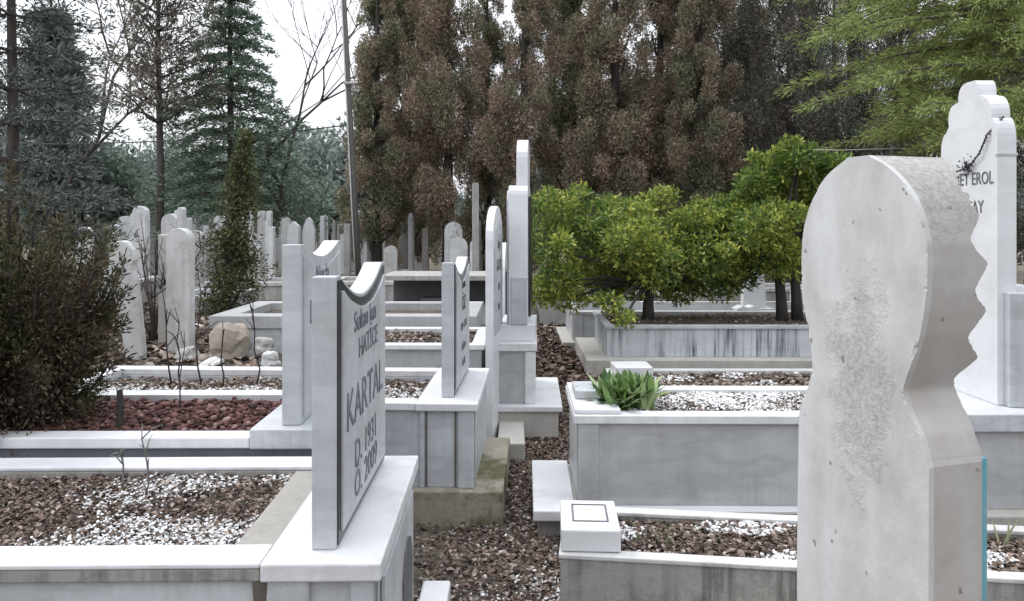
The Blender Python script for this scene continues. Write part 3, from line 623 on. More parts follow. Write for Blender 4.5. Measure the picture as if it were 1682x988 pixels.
# --- behind the left row
L6 = grave('plain grey marble grave beyond the grey walled grave', -.25, 5.25, R(-.6), -1.9, 0, 1.0, .66, .16, .09, (MARBLE_B, MARBLE_G, CONC))
part('soil_fill', MB().box(-1.75, -.15, .15, .85, .3, .60), SOIL, L6, 0)
lt = root('low_tomb', (-1.15, 7.2, 0), R(-1), 'grey stone tomb with a dark interior under a pale overhanging top slab', 'tomb')
part('top_slab', MB().box(-.12, 1.05, 0, .7, .765, .815), OLD, lt, .006)
part('back_wall', MB().box(-.08, 1.0, .45, .62, -.02, .763), DARKST, lt, .006)  # dark colour puts in the shade of the interior under the slab
for k, (a, b, z0_, z1_) in enumerate(((-.05, .20, .30, .52), (.24, .62, .28, .58), (.66, .98, .30, .50))): part('block', MB().box(a, b, .12+.03*k, .40, z0_, z1_), (OLD, DARKST, OLD)[k], lt, .015)
part('base', MB().box(-.12, 1.05, -.05, .7, -.02, .295), OLD, lt, .006)

# far headstones: (px centre, width px, top px, depth, kind, label)
FAR = [
 (322, 26, 378, 11.0, 1, 'greenish old stele between the pine and the leaning cypress'),
 (356, 22, 386, 12.0, 1, 'rounded grey stele just left of the leaning cypress'),
 (430, 12, 346, 12.5, 0, 'tall slim pale post stone right of the leaning cypress'),
 (446, 9, 372, 10.5, 0, 'narrow pale stone directly left of the concave headstone'),
 (470, 14, 357, 13.0, 1, 'pale round topped stone behind the concave headstone'),
 (508, 20, 356, 13.0, 2, 'pointed white stele rising over the concave headstone'),
 (530, 7, 354, 14.0, 0, 'thin white post stone right of the pointed stele'),
 (549, 6, 361, 13.5, 2, 'thin pointed white stone between post stone and grey pole'),
 (557, 6, 368, 14.5, 0, 'short thin grey stone next to the thin pointed stone'),
 (571, 10, 367, 12.0, 0, 'banded white stone right beside the grey pole'),
 (608, 4, 358, 15.0, 0, 'very thin tall white stone just right of the grey pole'),
 (631, 4, 380, 14.0, 0, 'thin white stone over the left foreground headstone'),
 (642, 22, 403, 12.0, 1, 'broad pale low stone left of the brown cypress trunk'),
 (662, 14, 386, 14.0, 1, 'grey stone under the brown cypress trees'),
 (682, 24, 404, 16.0, 1, 'broad white stone with dark ornament under the cypresses'),
 (699, 10, 374, 13.0, 0, 'tall beige post stone under the brown cypresses'),
 (752, 9, 388, 13.0, 0, 'grey stone above the small bordered headstone'),
 (777, 5, 405, 12.0, 0, 'thin white stone left of the rounded left stele'),
 (781, 11, 300, 11.0, 0, 'very tall grey stone pillar before the brown cypresses'),
 (140, 24, 372, 12.0, 1, 'pale stone half hidden above the dark bush'),
 (18, 22, 350, 10.0, 1, 'pale weathered stone at the left edge above the bush'),
 (1055, 26, 455, 10.5, 1, 'grey stone seen under the shrub tree canopy'),
 (1190, 26, 450, 11.0, 1, 'pale stone behind the shrub tree trunks'),
 (1305, 12, 445, 9.5, 1, 'white stone seen between the right shrub trunks'),
]
for (px, wp, py, z, kd, lb) in FAR:
    x = (px-841)*z/1220; wd = wp*z/1220; top = EYE-(py-365)*z/1220; gz = float(ground_h(x, z))-.03; ht = top-gz
    r = root('far_headstone', (x, z, gz), R(rnd.uniform(-6, 6)), lb, 'headstone', 'old headstones far back among the trees')
    m = rnd.choice([OLD_B, MARBLE, OLD]) if 'white' not in lb else rnd.choice([MARBLE, OLD_B, MARBLE_P])
    if 'grey' in lb or 'beige' in lb: m = OLD if 'grey' in lb else CONC
    a = wd/2
    if kd == 0: pts = [(-a, 0), (a, 0), (a, ht-a*.3), (a*.6, ht), (-a*.6, ht), (-a, ht-a*.3)]
    elif kd == 1: pts = [(-a, 0), (a, 0)]+[(a*cos(R(t)), ht-a+a*sin(R(t))) for t in range(0, 181, 20)]
    else: pts = [(-a, 0), (a, 0), (a, ht-a*2.2), (a*.5, ht-a*.6), (0, ht), (-a*.5, ht-a*.6), (-a, ht-a*2.2)]
    part('slab', MB().prism_y(pts, -.05, .05), m, r, .005)
    part('base', MB().box(-a*1.5, a*1.5, -.12, .12, 0, ht*.16), OLD, r, .006)
k_ = 0
for _ in range(110):
    px = rnd.choice([rnd.uniform(100, 300), rnd.uniform(290, 420), rnd.uniform(290, 480), rnd.uniform(420, 640), rnd.uniform(420, 640), rnd.uniform(640, 790)]); z = rnd.uniform(11.5, 22)
    x = (px-841)*z/1220; a = rnd.choice([.03, .045, .06, .1, .14]); ht = rnd.uniform(.95, 1.5); gz = float(ground_h(x, z))-.03
    o = link('far_headstone', MB().prism_y([(-a, 0), (a, 0)]+[(a*cos(R(t)), ht-a+a*sin(R(t))) for t in range(0, 181, 30)], -.05, .05).mesh('far_headstone', rnd.choice([MARBLE, MARBLE_P])))
    o.location = (x, z, gz); o.rotation_euler = (0, 0, R(rnd.uniform(-20, 20))); tag(o, 'small pale stone in the crowd of far headstones under the trees', 'headstone', 'crowd of small far headstones')
# low kerb graves far back
FARG = [(-6.3, 9.2, 1.6, .42, 'pale kerb grave far behind the dark bush'), (-4.0, 9.6, 1.3, .38, 'grey kerb grave behind the pale blue box grave'),
        (-2.35, 9.4, 1.5, .40, 'white kerb grave under the cedar tree'), (-3.3, 12.2, 1.5, .40, 'weathered kerb grave farther behind under the cedar'),
        (-1.9, 11.4, 1.6, .42, 'grey kerb grave at the foot of the grey pole'), (-.95, 9.6, 1.1, .40, 'pale kerb grave before the brown cypress trunks'),
        (.35, 9.6, 1.9, .40, 'low grey kerb grave at the end of the path'), (2.5, 9.9, 1.6, .45, 'white kerb grave behind the open book headstone'), (3.6, 8.6, 1.5, .5, 'grey kerb grave right behind the shrub trees')]
for (x, y, ln, hh, lb) in FARG:
    gz = float(ground_h(x+ln/2, y+.4))
    gr = grave(lb, x, y, R(rnd.uniform(-3, 3)), 0, ln, .85, hh, .10, .05, (OLD, OLD_B, OLD)); gr.location.z = gz*.6
    part('soil_fill', MB().box(.085, ln-.085, .085, .765, -.02, hh-.08), SOIL, gr, 0)

# ------------------------------------------------------------------ path litter
def path_zf(x, y): return ground_h(x, y)
def pathp(x, y): c = -.1+.085*y; hw = .30; return np.clip(1.3-np.abs(x-c)/hw*.6, 0, 1)
scatter('path_gravel', 'pale pebbles and dead leaves covering the path between the graves', 7500, 24000, (-.75, .95, 1.9, 6.4), path_zf, (PEB_W, LEAF_D), ps=(.004, .012), ls=(.007, .018), chips=6500, chip_prob=lambda x, y: pathp(x, y)*sstep(-y, -3.2, -2.3)*sstep(n2(x, y, 1.7), .35, .7),
        prob=(lambda x, y: pathp(x, y)*np.clip(1.35-.28*(y-1.9), .12, 1), lambda x, y: pathp(x, y)*np.clip(.25+.32*(y-2), .25, 1)))
scatter('leaf_litter', 'brown dead leaves covering the far end of the path', 500, 5200, (-.3, 1.2, 6.0, 9.5), path_zf, (PEB_W, LEAF_D), ls=(.025, .06), cat='dead leaves')
scatter('leaf_litter', 'dry leaves and rubble on the raised earth at left', 1500, 3800, (-5.0, -1.65, 4.45, 8.5), path_zf, (PEB_W, LEAF_D), ps=(.01, .035), ls=(.025, .06), cat='dead leaves')

# ------------------------------------------------------------------ plants and trees
def unit(n, rng=NR): v = rng.normal(size=(n, 3)); return v/np.linalg.norm(v, axis=1)[:, None]
def clump_pts(centers, rads, n, shell=.5, rng=NR):
    c = np.asarray(centers, float); r = np.asarray(rads, float)
    if r.ndim == 1: r = np.repeat(r[:, None], 3, 1)
    vol = r.prod(1)**.67; k = rng.choice(len(c), n, p=vol/vol.sum()); u = unit(n, rng)
    rr = (rng.uniform(0, 1, n)**shell)[:, None]
    return c[k]+u*rr*r[k], u
def tree(name, label, cat, loc, trunk, crown_mesh, bark, group=None, rz=0, sc=1.0, trunk_mesh=None):
    r = root(name, loc, rz, label, cat, group); r.scale = (sc, sc, sc)
    link('trunk', trunk_mesh or trunk.mesh('trunk', bark, True), r); link('crown', crown_mesh, r); return r
def cypress_parts(seed, h, rad, mat, n=85000, gap=.0, base=.7, ragged=.25, size=.055):
    rg = np.random.default_rng(seed)
    nc = 200; cz = base+(h-base)*rg.uniform(0, 1, nc)**.9; t = (cz-base)/(h-base)
    prof = rad*np.minimum(1, (.55+1.8*t))*np.clip(1-t, .02, 1)**.95*1.3
    a = rg.uniform(0, 2*pi, nc); q = prof*rg.uniform(.25, 1.0+ragged, nc)
    c = np.stack([np.cos(a)*q, np.sin(a)*q, cz], 1); rr = np.stack([prof*.19+.05, prof*.19+.05, prof*.27+.08], 1)*rg.uniform(.4, 1.6, (nc, 1))
    P, u = clump_pts(c, rr, n, .42, rg); D = u*.6+np.array([0, 0, .35])+rg.normal(0, .6, (n, 3))
    V, F = cards(P, D, rg.uniform(size*.6, size*1.5, n), rg.uniform(size*.22, size*.5, n), rg)
    tr = MB().tube([(0, 0, -.05), (.01, 0, .5), (0, .02, base+.6), (0, 0, h*.8)], [rad*.22, rad*.17, rad*.14, .02], 8)
    for k in range(16):
        z = base+(h-base)*k/20; aa = rg.uniform(0, 6.28); l = rad*.7*(1-k/20)
        tr.tube([(0, 0, z), (cos(aa)*l*.5, sin(aa)*l*.5, z+.18), (cos(aa)*l, sin(aa)*l, z+.5)], [.03, .018, .008], 5)
    return tr.mesh('trunk', BARK_D, True), tri_mesh('crown', V, F, mat)
CY = {'brown': [cypress_parts(s, 8.5, .72, CYP_BROWN) for s in (1, 2, 3)], 'olive': [cypress_parts(s, 8.0, .68, CYP_OLIVE) for s in (4, 5)], 'dark': [cypress_parts(s, 9.0, .85, CYP_DARK, 60000, ragged=.7) for s in (6, 7)]}
CYP = [ # px, depth, kind, scale, label
 (620, 12.5, 'olive', .92, 'olive brown cypress tree just right of the grey pole'),
 (668, 14.5, 'olive', 1.0, 'cypress with dark bare trunk second right of the pole'),
 (735, 12.5, 'brown', 1.06, 'browning cypress tree over the small bordered headstone'),
 (800, 14.0, 'olive', .95, 'cypress tree behind the tall grey pillar stone'),
 (862, 12.0, 'brown', 1.0, 'russet cypress tree behind the tallest stepped headstone'),
 (940, 13.5, 'olive', 1.05, 'olive cypress tree over the left shrub tree'),
 (1010, 12.2, 'brown', 1.0, 'russet brown cypress tree behind the shrub trees'),
 (1085, 13.2, 'brown', 1.1, 'widest rusty cypress tree behind the shrub trees'),
 (1150, 12.0, 'olive', .95, 'olive cypress tree left of the dark conifers'),
 (1225, 13.5, 'dark', 1.0, 'dark conifer left above the concrete tombstone'),
 (1300, 12.0, 'dark', 1.0, 'dark conifer rising straight above the concrete tombstone'),
 (1400, 13.0, 'dark', 1.1, 'dark conifer behind the pale pine branches'),
 (1500, 11.5, 'dark', .95, 'dark conifer left of the bright stepped headstone'),
 (1600, 13.0, 'dark', 1.05, 'dark conifer right behind the bright stepped headstone'),
 (1700, 12.0, 'dark', 1.0, 'dark conifer at the right edge of the picture'),
]
for k, (px, z, kd, sc, lb) in enumerate(CYP):
    v = CY[kd]; tm, cm = v[k % len(v)]
    r_ = tree('cypress_tree', lb, 'tree', ((px-841)*z/1220, z, -.02), None, cm, None, 'cypresses and dark conifers behind the graves', rnd.uniform(0, 6.28), sc, tm); q_ = rnd.uniform(.8, 1.02); r_.scale = (sc*q_, sc*q_, sc*rnd.uniform(.98, 1.2))
BACK = [(695, 17.5, 'olive'), (908, 17.5, 'dark'), (1145, 17, 'olive'), (1235, 17.5, 'olive'), (1320, 17, 'olive'), (1190, 18, 'dark'), (985, 20, 'dark'), (1110, 20, 'olive'), (1265, 22, 'dark'), (1370, 20, 'dark'), (1480, 20, 'dark'), (1600, 20, 'dark')]
for k, (px, z, kd) in enumerate(BACK):
    v = CY[kd]; tm, cm = v[k % len(v)]
    tree('cypress_tree', 'tall conifer in the second row behind the front cypresses', 'tree', ((px-841)*z/1220, z, -.02), None, cm, None, 'second row of dark conifers', rnd.uniform(0, 6.28), rnd.uniform(.95, 1.15), tm)

# leaning young cypress at the left
tm, cm = cypress_parts(21, 2.25, .24, IVY_L, 12000, base=.05, size=.045)
lc = tree('cypress_tree', 'slim green young cypress leaning slightly over the boulders', 'tree', (-2.88, 7.4, .33), None, cm, None, None, 0, 1, tm); lc.scale = (1.05, 1.05, .84); lc.rotation_euler = (0, R(7), 0)

def needle_tree(seed, h, levels, spread, mat, tuft, n_t, droop=0.0, m=16, base=1.5, up=.25, bark=BARK, card=(.10, .016), flat=.35, tr_r=.085, per=6, cone=.75):
    """trunk, limbs and tufts of needles at the ends of the limbs"""
    rg = np.random.default_rng(seed); tr = MB()
    tr.tube([(0, 0, -.1), (.02, 0, h*.3), (-.02, .02, h*.65), (0, 0, h)], [tr_r, tr_r*.8, tr_r*.5, .012], 9)
    Ps = []; Ds = []
    for k in range(levels):
        t = k/(levels-1); z = base+(h-base)*t*.98; L0 = spread*(1-t*cone)*rg.uniform(.75, 1.1)
        for q in range(per):
            a = 2*pi*(q+rg.uniform(-.3, .3))/per+k*1.1; l = L0*rg.uniform(.6, 1.1); pts = []
            for s_ in np.linspace(0, 1, 6): pts.append((cos(a)*l*s_, sin(a)*l*s_, z+up*l*s_-droop*l*s_*s_+.03*rg.normal()))
            tr.tube(pts, list(np.linspace(.024*(1-t*.6), .005, 6)), 5)
            for s_ in np.linspace(.25, 1, int(n_t*(.6+l))):
                i0 = min(int(s_*5), 4); f = s_*5-i0; p = np.array(pts[i0])*(1-f)+np.array(pts[i0+1])*f
                side = np.array([-sin(a), cos(a), 0])*rg.normal(0, .22*l*s_+.03); c = p+side+np.array([0, 0, rg.normal(0, flat*.08)])
                m_ = m; u = unit(m_, rg)*np.array([1, 1, flat+.3]); d = u+np.array([cos(a), sin(a), .25-droop*.5])*.5
                Ps.append(c+u*tuft*rg.uniform(.1, .8, (m_, 1))); Ds.append(d)
    P = np.concatenate(Ps); D = np.concatenate(Ds); n = len(P)
    V, F = cards(P, D, rg.uniform(.6, 1.4, n)*card[0], rg.uniform(.7, 1.4, n)*card[1], rg)
    return tr.mesh('trunk', bark, True), tri_mesh('crown', V, F, mat)
tm, cm = needle_tree(31, 7.2, 15, 1.25, PINE_N, .17, 3.6, up=.5, base=3.1, card=(.09, .024), flat=.9, tr_r=.085, per=5, cone=.35, m=44)
tree('pine_tree', 'thin grey pine with sparse crown against white sky', 'tree', (-6.65, 14.0, .1), None, cm, None, None, .4, 1, tm)
tm, cm = needle_tree(33, 6.9, 18, 2.2, CEDAR_N, .13, 9, droop=.45, up=.12, base=1.5, card=(.09, .026), flat=.12, tr_r=.10, per=8, cone=.88, m=26)
tree('cedar_tree', 'layered green cedar tree beside the thin pine', 'tree', (-5.75, 15.2, .1), None, cm, None, None, 1.0, 1, tm)
tm2, cm2 = needle_tree(35, 7.5, 15, 1.4, SPRUCE_N, .15, 12, droop=.2, up=.15, base=1.1, card=(.075, .017), flat=.4, tr_r=.08, per=6, cone=.45, m=28)
tree('spruce_tree', 'blue black conifer at the left edge above the bush', 'tree', (-6.2, 9.2, .1), None, cm2, None, None, .3, 1, tm2)
tree('spruce_tree', 'smaller pale conifer behind the blue black conifer', 'tree', (-9.6, 15.5, .1), None, needle_tree(36, 5.5, 15, 1.5, FAR_L, .2, 8, droop=.2, up=.15, base=.9, card=(.2, .05), flat=.4, per=7)[1], None, None, 1.3, 1, tm2)
# round far trees behind
def round_tree(seed, h, rad, mat, n, size, bark=BARK):
    rg = np.random.default_rng(seed); nc = 40; u = unit(nc, rg); c = u*rg.uniform(.35, .85, (nc, 1))*np.array([rad, rad, h*.36])+np.array([0, 0, h*.62])
    P, d = clump_pts(c, rg.uniform(.22, .42, nc)*rad, n, .45, rg)
    V, F = cards(P, d+rg.normal(0, .6, (n, 3)), rg.uniform(.6, 1.4, n)*size, rg.uniform(.3, .7, n)*size, rg)
    tr = MB().tube([(0, 0, -.1), (.05, 0, h*.25), (0, .05, h*.6)], [rad*.1, rad*.07, rad*.03], 8)
    for k in range(9):
        p = c[k]; tr.tube([(0, 0, h*.25), tuple((p*.6+np.array([0, 0, h*.12]))), tuple(p)], [rad*.045, rad*.025, rad*.01], 5)
    return tr.mesh('trunk', bark, True), tri_mesh('crown', V, F, mat)
tmA, cmA = round_tree(41, 4.2, 2.0, FAR_L, 9000, .17); tmB, cmB = round_tree(43, 3.6, 1.7, FAR_G, 8000, .15)
for k, (px, z, sc, which, lb) in enumerate([(60, 19, .8, 0, 'hazy green tree far behind the left conifer'), (165, 17, .85, 1, 'low dark green tree left of the thin pine trunk'), (235, 24, 1.0, 0, 'grey green tree far behind the thin pine'),
      (330, 22, .9, 1, 'green tree far behind the cedar'), (470, 20, .9, 1, 'dark green tree between the cedar and the pole'), (545, 24, 1.1, 0, 'grey green tree far behind the grey pole'), (420, 30, 1.2, 0, 'pale far tree above the cedar skirts')]):
    tree('far_tree', lb, 'tree', ((px-841)*z/1220, z, 0), None, (cmA, cmB)[which], None, None, k*1.3, sc, (tmA, tmB)[which])
# the wood closing the view
n = 26000; X = NR.uniform(-60, 60, n); Y = 44+NR.uniform(0, 14, n); Hh = 5.0+1.6*np.sin(X*.31)+1.1*np.sin(X*.83+1)
P = np.stack([X, Y, NR.uniform(0, 1, n)**.8*Hh], 1)
V, F = cards(P, unit(n)+np.array([0, 0, .4]), NR.uniform(.5, 1.2, n), NR.uniform(.3, .7, n))
tag(link('far_wood', tri_mesh('far_wood', V, F, FAR_L)), 'far grey green wood closing the view behind the cemetery', 'wood', kind='stuff')

# bare trees
def bare(seed, h, lean, m, spread=.5):
    rg = random.Random(seed); mb = MB()
    def grow(p, d, l, r, dep):
        pts = [p]; q = p
        for k in range(4):
            d = (d+Vector((rg.gauss(0, .12), rg.gauss(0, .12), rg.gauss(0.03, .08)))).normalized(); q = q+d*l/4; pts.append(q)
        mb.tube([tuple(a) for a in pts], [r*(1-.12*k) for k in range(5)], 5)
        if dep == 0: return
        for k in range(3):
            b = pts[rg.choice((2, 3, 4, 4))]; nd = (d+Vector((rg.gauss(0, spread), rg.gauss(0, spread), rg.gauss(.15, .3)))).normalized()
            grow(b, nd, l*rg.uniform(.6, .85), r*.56, dep-1)
    grow(Vector((0, 0, -.1)), Vector((lean, 0, 1)).normalized(), h, .065, 6)
    return mb.mesh('trunk', m, True)
r = root('bare_tree', (-9.4, 14.5, 0), 0, 'leafless tree reaching over the left conifer into white sky', 'tree'); link('trunk', bare(3, 3.4, .10, BARK, .6), r)
r = root('bare_tree', (-4.2, 15.0, 0), 0, 'leafless tree behind the grey pole in white sky', 'tree'); link('trunk', bare(12, 3.0, -.06, BARK, .6), r)

# near dark bush at left
def bush(seed, n):
    rg = np.random.default_rng(seed); nb = 150; tr = MB(); Ps = []; Ds = []
    for k in range(nb):
        a = rg.uniform(0, 2*pi); s = rg.uniform(.1, 1)**.6; hgt = rg.uniform(.35, .92)*(1.12-.40*s); ox, oy = cos(a)*s*.40, sin(a)*s*.36
        pts = [np.array([ox*t**.7, oy*t**.7, t*hgt-.10*s*t*t*(rg.uniform(0, 1))]) for t in np.linspace(0, 1, 6)]
        tr.tube([tuple(p) for p in pts], list(np.linspace(.009, .002, 6)), 4)
        m_ = n//nb; t = rg.uniform(.12, 1, m_); i0 = np.minimum((t*5).astype(int), 4); f = (t*5-i0)[:, None]; A = np.array(pts)
        p = A[i0]*(1-f)+A[i0+1]*f; d = A[i0+1]-A[i0]; d /= np.linalg.norm(d, axis=1)[:, None]
        u = unit(m_, rg); Ps.append(p+u*rg.uniform(0, .045, (m_, 1))*(1.2-t[:, None]*.5)); Ds.append(d*.8+u*.8)
    # lower skirt
    m_ = n//6; a = rg.uniform(0, 2*pi, m_); s = rg.uniform(.3, 1.0, m_); p = np.stack([np.cos(a)*s*.30, np.sin(a)*s*.30, rg.uniform(-.02, .40, m_)], 1)
    Ps.append(p); Ds.append(np.stack([np.cos(a), np.sin(a), rg.normal(0, .5, m_)], 1)+rg.normal(0, .4, (m_, 3)))
    P = np.concatenate(Ps); D = np.concatenate(Ds); q = len(P)
    V, F = cards(P, D, rg.uniform(.012, .03, q), rg.uniform(.004, .009, q), rg)
    return tr.mesh('stems', BARK_D, True), tri_mesh('foliage', V, F, BUSH_L)
tm, cm = bush(51, 85000)
r = root('juniper_bush', (-1.80, 2.66, .55), 0, 'dark bronze green juniper bush in the left foreground', 'bush'); r.scale = (1, 1, 1.12); link('stems', tm, r); link('foliage', cm, r)

# shrub trees in the streaked grave
def shrub_tree(seed, stems, clumps, n, size, mat=SHRUB_L):
    rg = np.random.default_rng(seed); tr = MB()
    for (x, y, x2, z2) in stems:
        tr.tube([(x, y, -.03), (x*.9+x2*.1, y+.02, z2*.4), (x2, y, z2)], [.062, .05, .04], 8)
        for c in clumps:
            if abs(c[0]-x2) < 1.1: tr.tube([(x2, y, z2*.95), ((x2+c[0])/2, (y+c[1])/2, (z2+c[2])/2+.05), tuple(c[:3])], [.028, .018, .006], 5)
    extra = []
    for c in clumps:
        for _ in range(3):
            u_ = unit(1, rg)[0]; u_[2] = abs(u_[2])*.8+.1; extra.append((c[0]+u_[0]*c[3]*1.0, c[1]+u_[1]*c[3]*.9, c[2]+u_[2]*c[3]*.85, c[3]*rg.uniform(.22, .42)))
    clumps = [(c[0], c[1], c[2], c[3]*.86) for c in clumps]+extra
    C = np.array([c[:3] for c in clumps]); Rr = np.array([(c[3], c[3]*.9, c[3]*.78) for c in clumps])
    P, u = clump_pts(C, Rr, n, .38, rg)
    V, F = cards(P, u*.6+rg.normal(0, .6, (n, 3))+np.array([0, 0, .1]), rg.uniform(.5, 1.6, n)*size, rg.uniform(.28, .6, n)*size, rg)
    return tr.mesh('trunk', BARK_D, True), tri_mesh('crown', V, F, mat)
def cl(list_, z, ox): return [((px-841)*(z+dz)/1220-ox, dz, EYE-(py-365)*(z+dz)/1220-.42, rr*z/1220) for (px, py, dz, rr) in list_]
ox1 = (1065-841)*6.95/1220
tm, cm = shrub_tree(61, [(0, 0, .02, .34)], cl([(915, 350, -.1, 48), (905, 410, -.3, 45), (918, 462, -.25, 42), (960, 385, 0, 55), (975, 440, .2, 50), (1000, 345, .3, 40), (1030, 400, -.25, 62), (1050, 350, .2, 42), (1095, 395, 0, 58), (1075, 440, -.3, 52), (1120, 440, .25, 55), (1015, 455, .3, 50), (1150, 365, .1, 50), (1165, 420, -.15, 58), (1005, 500, -.75, 22), (1025, 525, -.8, 18), (1155, 455, .2, 40), (1190, 380, 0, 50), (1200, 440, .1, 45), (890, 480, -.2, 38), (935, 490, -.1, 36), (985, 480, .2, 40), (1120, 480, .3, 36), (1180, 475, .3, 34), (940, 335, .1, 36), (1040, 470, .1, 36), (1090, 478, .35, 30), (1215, 455, .2, 38), (1180, 345, .2, 36), (1085, 330, .25, 30)], 6.95, ox1), 32000, .046)
tmb, cmb = bush(53, 26000); cmb.materials.clear(); cmb.materials.append(CYP_BROWN)
r = root('brown_shrub', (-3.55, 4.6, .36), 0, 'reddish brown shrub behind the dark juniper bush at the left edge', 'bush'); r.scale = (1.5, 1.5, 1.35); link('stems', tmb, r); link('foliage', cmb, r)
tree('shrub_tree', 'wide yellow green shrub tree growing in the streaked grave', 'tree', (ox1, 6.95, .42), None, cm, None, None, 0, 1, tm)
ox2 = (1285-841)*6.9/1220
tm, cm = shrub_tree(63, [(0, 0, -.04, .50), (.16, .05, .12, .55)], cl([(1215, 345, .1, 48), (1240, 300, 0, 40), (1270, 275, .1, 42), (1310, 262, -.1, 36), (1255, 375, -.3, 58), (1300, 330, .2, 62), (1225, 420, .1, 50), (1280, 425, -.1, 52), (1335, 300, .1, 50), (1345, 370, .2, 60), (1325, 425, .2, 48), (1375, 275, 0, 34), (1390, 330, 0, 45)], 6.9, ox2), 26000, .046)
tree('shrub_tree', 'taller yellow green shrub tree left of the concrete tombstone', 'tree', (ox2, 6.9, .42), None, cm, None, None, 0, 1, tm)

# pale pine reaching in from the right
def pine_branches(seed):
    rg = np.random.default_rng(seed); tr = MB(); Ps = []; Ds = []
    tr.tube([(0, 0, -.1), (.05, 0, 2), (0, 0, 4.6), (0, 0, 6.2)], [.16, .14, .10, .03], 10)
    for k in range(58):
        z0_ = rg.uniform(2.1, 5.2); a = pi+rg.uniform(-1.15, .95); l = rg.uniform(1.6, 2.75) if k < 30 else rg.uniform(1, 1.8); dr = rg.uniform(.12, .32)
        pts = [np.array([cos(a)*l*t, sin(a)*l*t, z0_+.18*l*t-dr*l*t*t*1.3]) for t in np.linspace(0, 1, 8)]
        tr.tube([tuple(p) for p in pts], list(np.linspace(.03, .006, 8)), 5)
        for _ in range(48):
            t = rg.uniform(.22, 1); i0 = min(int(t*7), 6); f = t*7-i0; p = pts[i0]*(1-f)+pts[i0+1]*f
            sd_ = rg.normal(0, .24*(1.15-t)+.05); c0 = p+np.array([-sin(a), cos(a), 0])*sd_
            ln = rg.uniform(.12, .30); dd = np.array([cos(a), sin(a), -.28])+rg.normal(0, .35, 3)*np.array([1, 1, .5]); dd /= np.linalg.norm(dd)
            m_ = 30; s = rg.uniform(0, 1, m_)[:, None]; u = unit(m_, rg)
            Ps.append(c0+dd*ln*s+u*rg.uniform(.005, .05, (m_, 1))); Ds.append(dd*.9+u*.65)
    P = np.concatenate(Ps); D = np.concatenate(Ds); q = len(P)
    V, F = cards(P, D, rg.uniform(.035, .085, q), rg.uniform(.007, .014, q), rg)
    return tr.mesh('trunk', BARK, True), tri_mesh('crown', V, F, LIGHT_N)
tm, cm = pine_branches(71)
tree('pine_tree', 'pale yellow green pine branches hanging in from upper right', 'tree', (5.55, 7.6, 0), None, cm, None, None, 0, 1, tm)

# leafy plant on the grey veined grave, twigs and weeds
def strap_plant(seed, n, hgt, wd, spread, mat, name):
    rg = np.random.default_rng(seed); V = []; Fq = []
    for k in range(n):
        a = rg.uniform(0, 2*pi); el = rg.uniform(.55, 1.5); l = hgt*rg.uniform(.6, 1.15); d = np.array([cos(a)*cos(el), sin(a)*cos(el), sin(el)]); s = np.array([-sin(a), cos(a), 0]); b = len(V)
        o = np.array([rg.normal(0, spread), rg.normal(0, spread), 0])
        for q, t in enumerate((0, .35, .7, 1)):
            p = o+d*l*t-np.array([0, 0, 1])*l*.18*t*t; hw = wd*(.5, 1, .85, .08)[q]; V += [p-s*hw, p+s*hw+np.array([0, 0, hw*.4])]
        for q in range(3): Fq.append((b+2*q, b+2*q+1, b+2*q+3, b+2*q+2))
    return tri_mesh(name, np.array(V), np.array(Fq), mat)
r = root('leafy_plant', (.515, 3.36, .50), 0, 'bushy fresh green plant growing at the end of the grey veined grave', 'plant')
r.name = 'leafy_plant'; link('leaves', strap_plant(81, 300, .175, .017, .05, PLANT_L, 'leaves'), r)
r = root('weed', (.75, 3.52, .47), 0, 'low grey green weed beside the bushy green plant', 'plant'); link('leaves', strap_plant(82, 50, .06, .006, .07, WEED_L, 'leaves'), r)
r = root('weed', (.52, 2.66, .18), 0, 'thin dry weed in the low concrete grave', 'plant'); link('leaves', strap_plant(83, 26, .09, .003, .05, WEED_L, 'leaves'), r)
r = root('weed', (1.735, 2.62, .18), 0, 'thin green blade of weed right of the concrete tombstone', 'plant'); link('leaves', strap_plant(85, 4, .18, .004, .006, WEED_L, 'leaves'), r)
def twig(label, loc, seed, h, m=BARK, r0=.004, sub=3):
    rg = random.Random(seed); mb = MB()
    pts = [Vector((0, 0, 0))]
    for k in range(5): pts.append(pts[-1]+Vector((rg.gauss(0, .028)*h, rg.gauss(0, .028)*h, h/5)))
    mb.tube([tuple(p) for p in pts], [r0*(1-.13*k) for k in range(6)], 5)
    for k in range(sub):
        p = pts[rg.choice((2, 3, 4))]; d = Vector((rg.gauss(0, .5), rg.gauss(0, .5), .7)).normalized()*h*rg.uniform(.15, .4)
        mb.tube([tuple(p), tuple(p+d*.5+Vector((0, 0, .01))), tuple(p+d)], [r0*.6, r0*.5, r0*.3], 4)
    r = root('twig_plant', loc, 0, label, 'twig'); part('stem', mb, m, r, 0, True)
twig('bare twig standing in the left foreground grave near the bush', (-1.04, 2.10, .54), 1, .22, BARK_L, .0035, 4)
twig('second bare twig forking low in the left foreground grave', (-1.15, 2.18, .54), 2, .13, BARK_L, .004, 4)
twig('tall thin twig rising from the red gravel', (-1.28, 2.86, .59), 4, .32, BARK, .0035, 2)
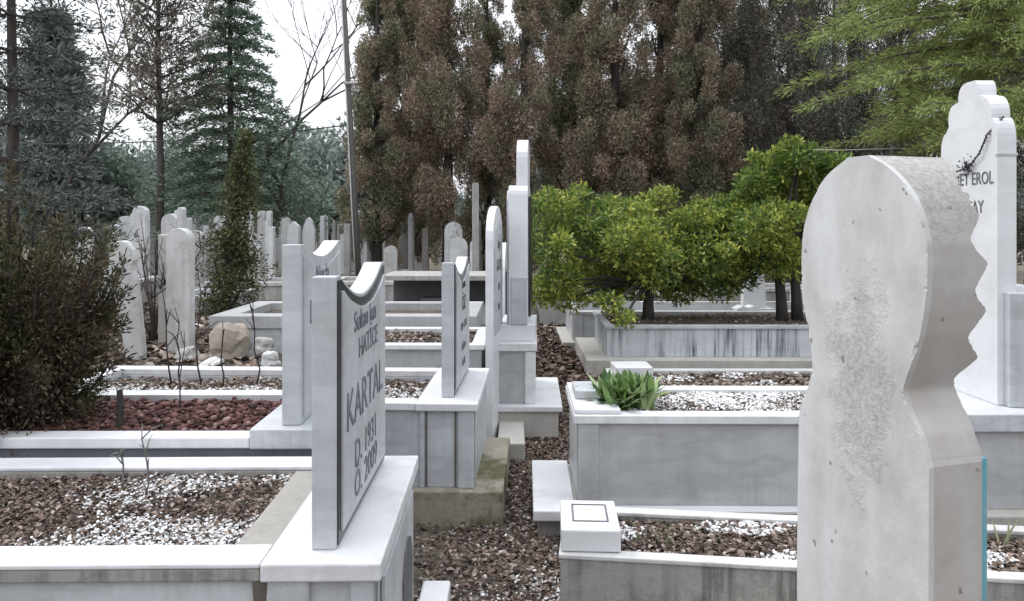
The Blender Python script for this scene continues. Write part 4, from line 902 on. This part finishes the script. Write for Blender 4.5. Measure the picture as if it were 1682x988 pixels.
for k, (px, hh, lb) in enumerate([(283, .55, 'thin dark stem in front of the speckled old headstone'), (297, .42, 'thin dark stem right of the speckled old headstone'), (332, .62, 'tall dark stem before the pale blue box grave'), (366, .35, 'short dark stem before the brown boulder'), (420, .5, 'thin stem right of the brown boulder')]):
    twig(lb, ((px-841)*3.8/1220, 3.8, .47), 10+k, hh, BARK_D, .005, 3)
r = root('bare_shrub', (-2.75, 5.7, .36), 0, 'leafless branching shrub behind the old leaning headstone', 'shrub')
mb = MB(); rg = random.Random(5)
for k in range(16):
    a = rg.uniform(0, 6.28); l = rg.uniform(.5, 1.1); p = [(cos(a)*l*.5*t**1.3, sin(a)*l*.4*t**1.3, l*t) for t in (0, .35, .7, 1)]
    mb.tube(p, [.009, .007, .005, .002], 4)
    for q in range(3):
        b = p[2]; mb.tube([b, (b[0]+rg.gauss(0, .12), b[1]+rg.gauss(0, .1), b[2]+rg.uniform(.1, .3))], [.004, .002], 4)
part('stem', mb, BARK, r, 0, True)

# pole and cable, wire fence at right
pz = 11.0
po = root('utility_pole', (-2.25, pz, 0), 0, 'slender grey pole leaning slightly between cedar and cypresses', 'pole'); po.rotation_euler = (0, R(-3), 0)
part('pole', MB().tube([(0, 0, -.1), (0, 0, 2.0), (0, 0, 7.5)], [.055, .045, .035], 10), STEEL, po, 0, True)
part('highlight_strip', MB().tube([(-.03, -.066, .1), (-.03, -.056, 2.0), (-.02, -.048, 6.8)], [.012]*3, 6), OLD_B, po, 0, True)  # pale strip that paints the light vertical highlight along the pole
part('bracket', MB().box(-.05, .16, -.10, -.06, 3.37, 3.40), OLD_B, po)
c_ = root('cable', (0, 0, 0), 0, 'thin dark cable running left from the grey pole', 'cable')
part('wire', MB().tube([(-2.38, 11, 2.78), (-4.5, 12, 2.68), (-8, 13.5, 2.75), (-14, 16, 3.1)], [.010]*4, 5), WIRE, c_, 0)
fc = root('wire_fence', (3.2, 8.8, 0), R(-2), 'wire fence with dark posts behind the concrete tombstone', 'fence')
for x in (0, 1.3, 2.6): part('post', MB().box(x-.03, x+.03, -.03, .03, 0, 2.25), STEEL, fc)
for z in (1.6, 1.9, 2.2): part('wire', MB().tube([(0, -.034, z), (.65, -.034, z-.02), (1.3, -.034, z), (1.95, -.034, z-.02), (2.6, -.034, z)], [.006]*5, 5), OLD_B, fc, 0)
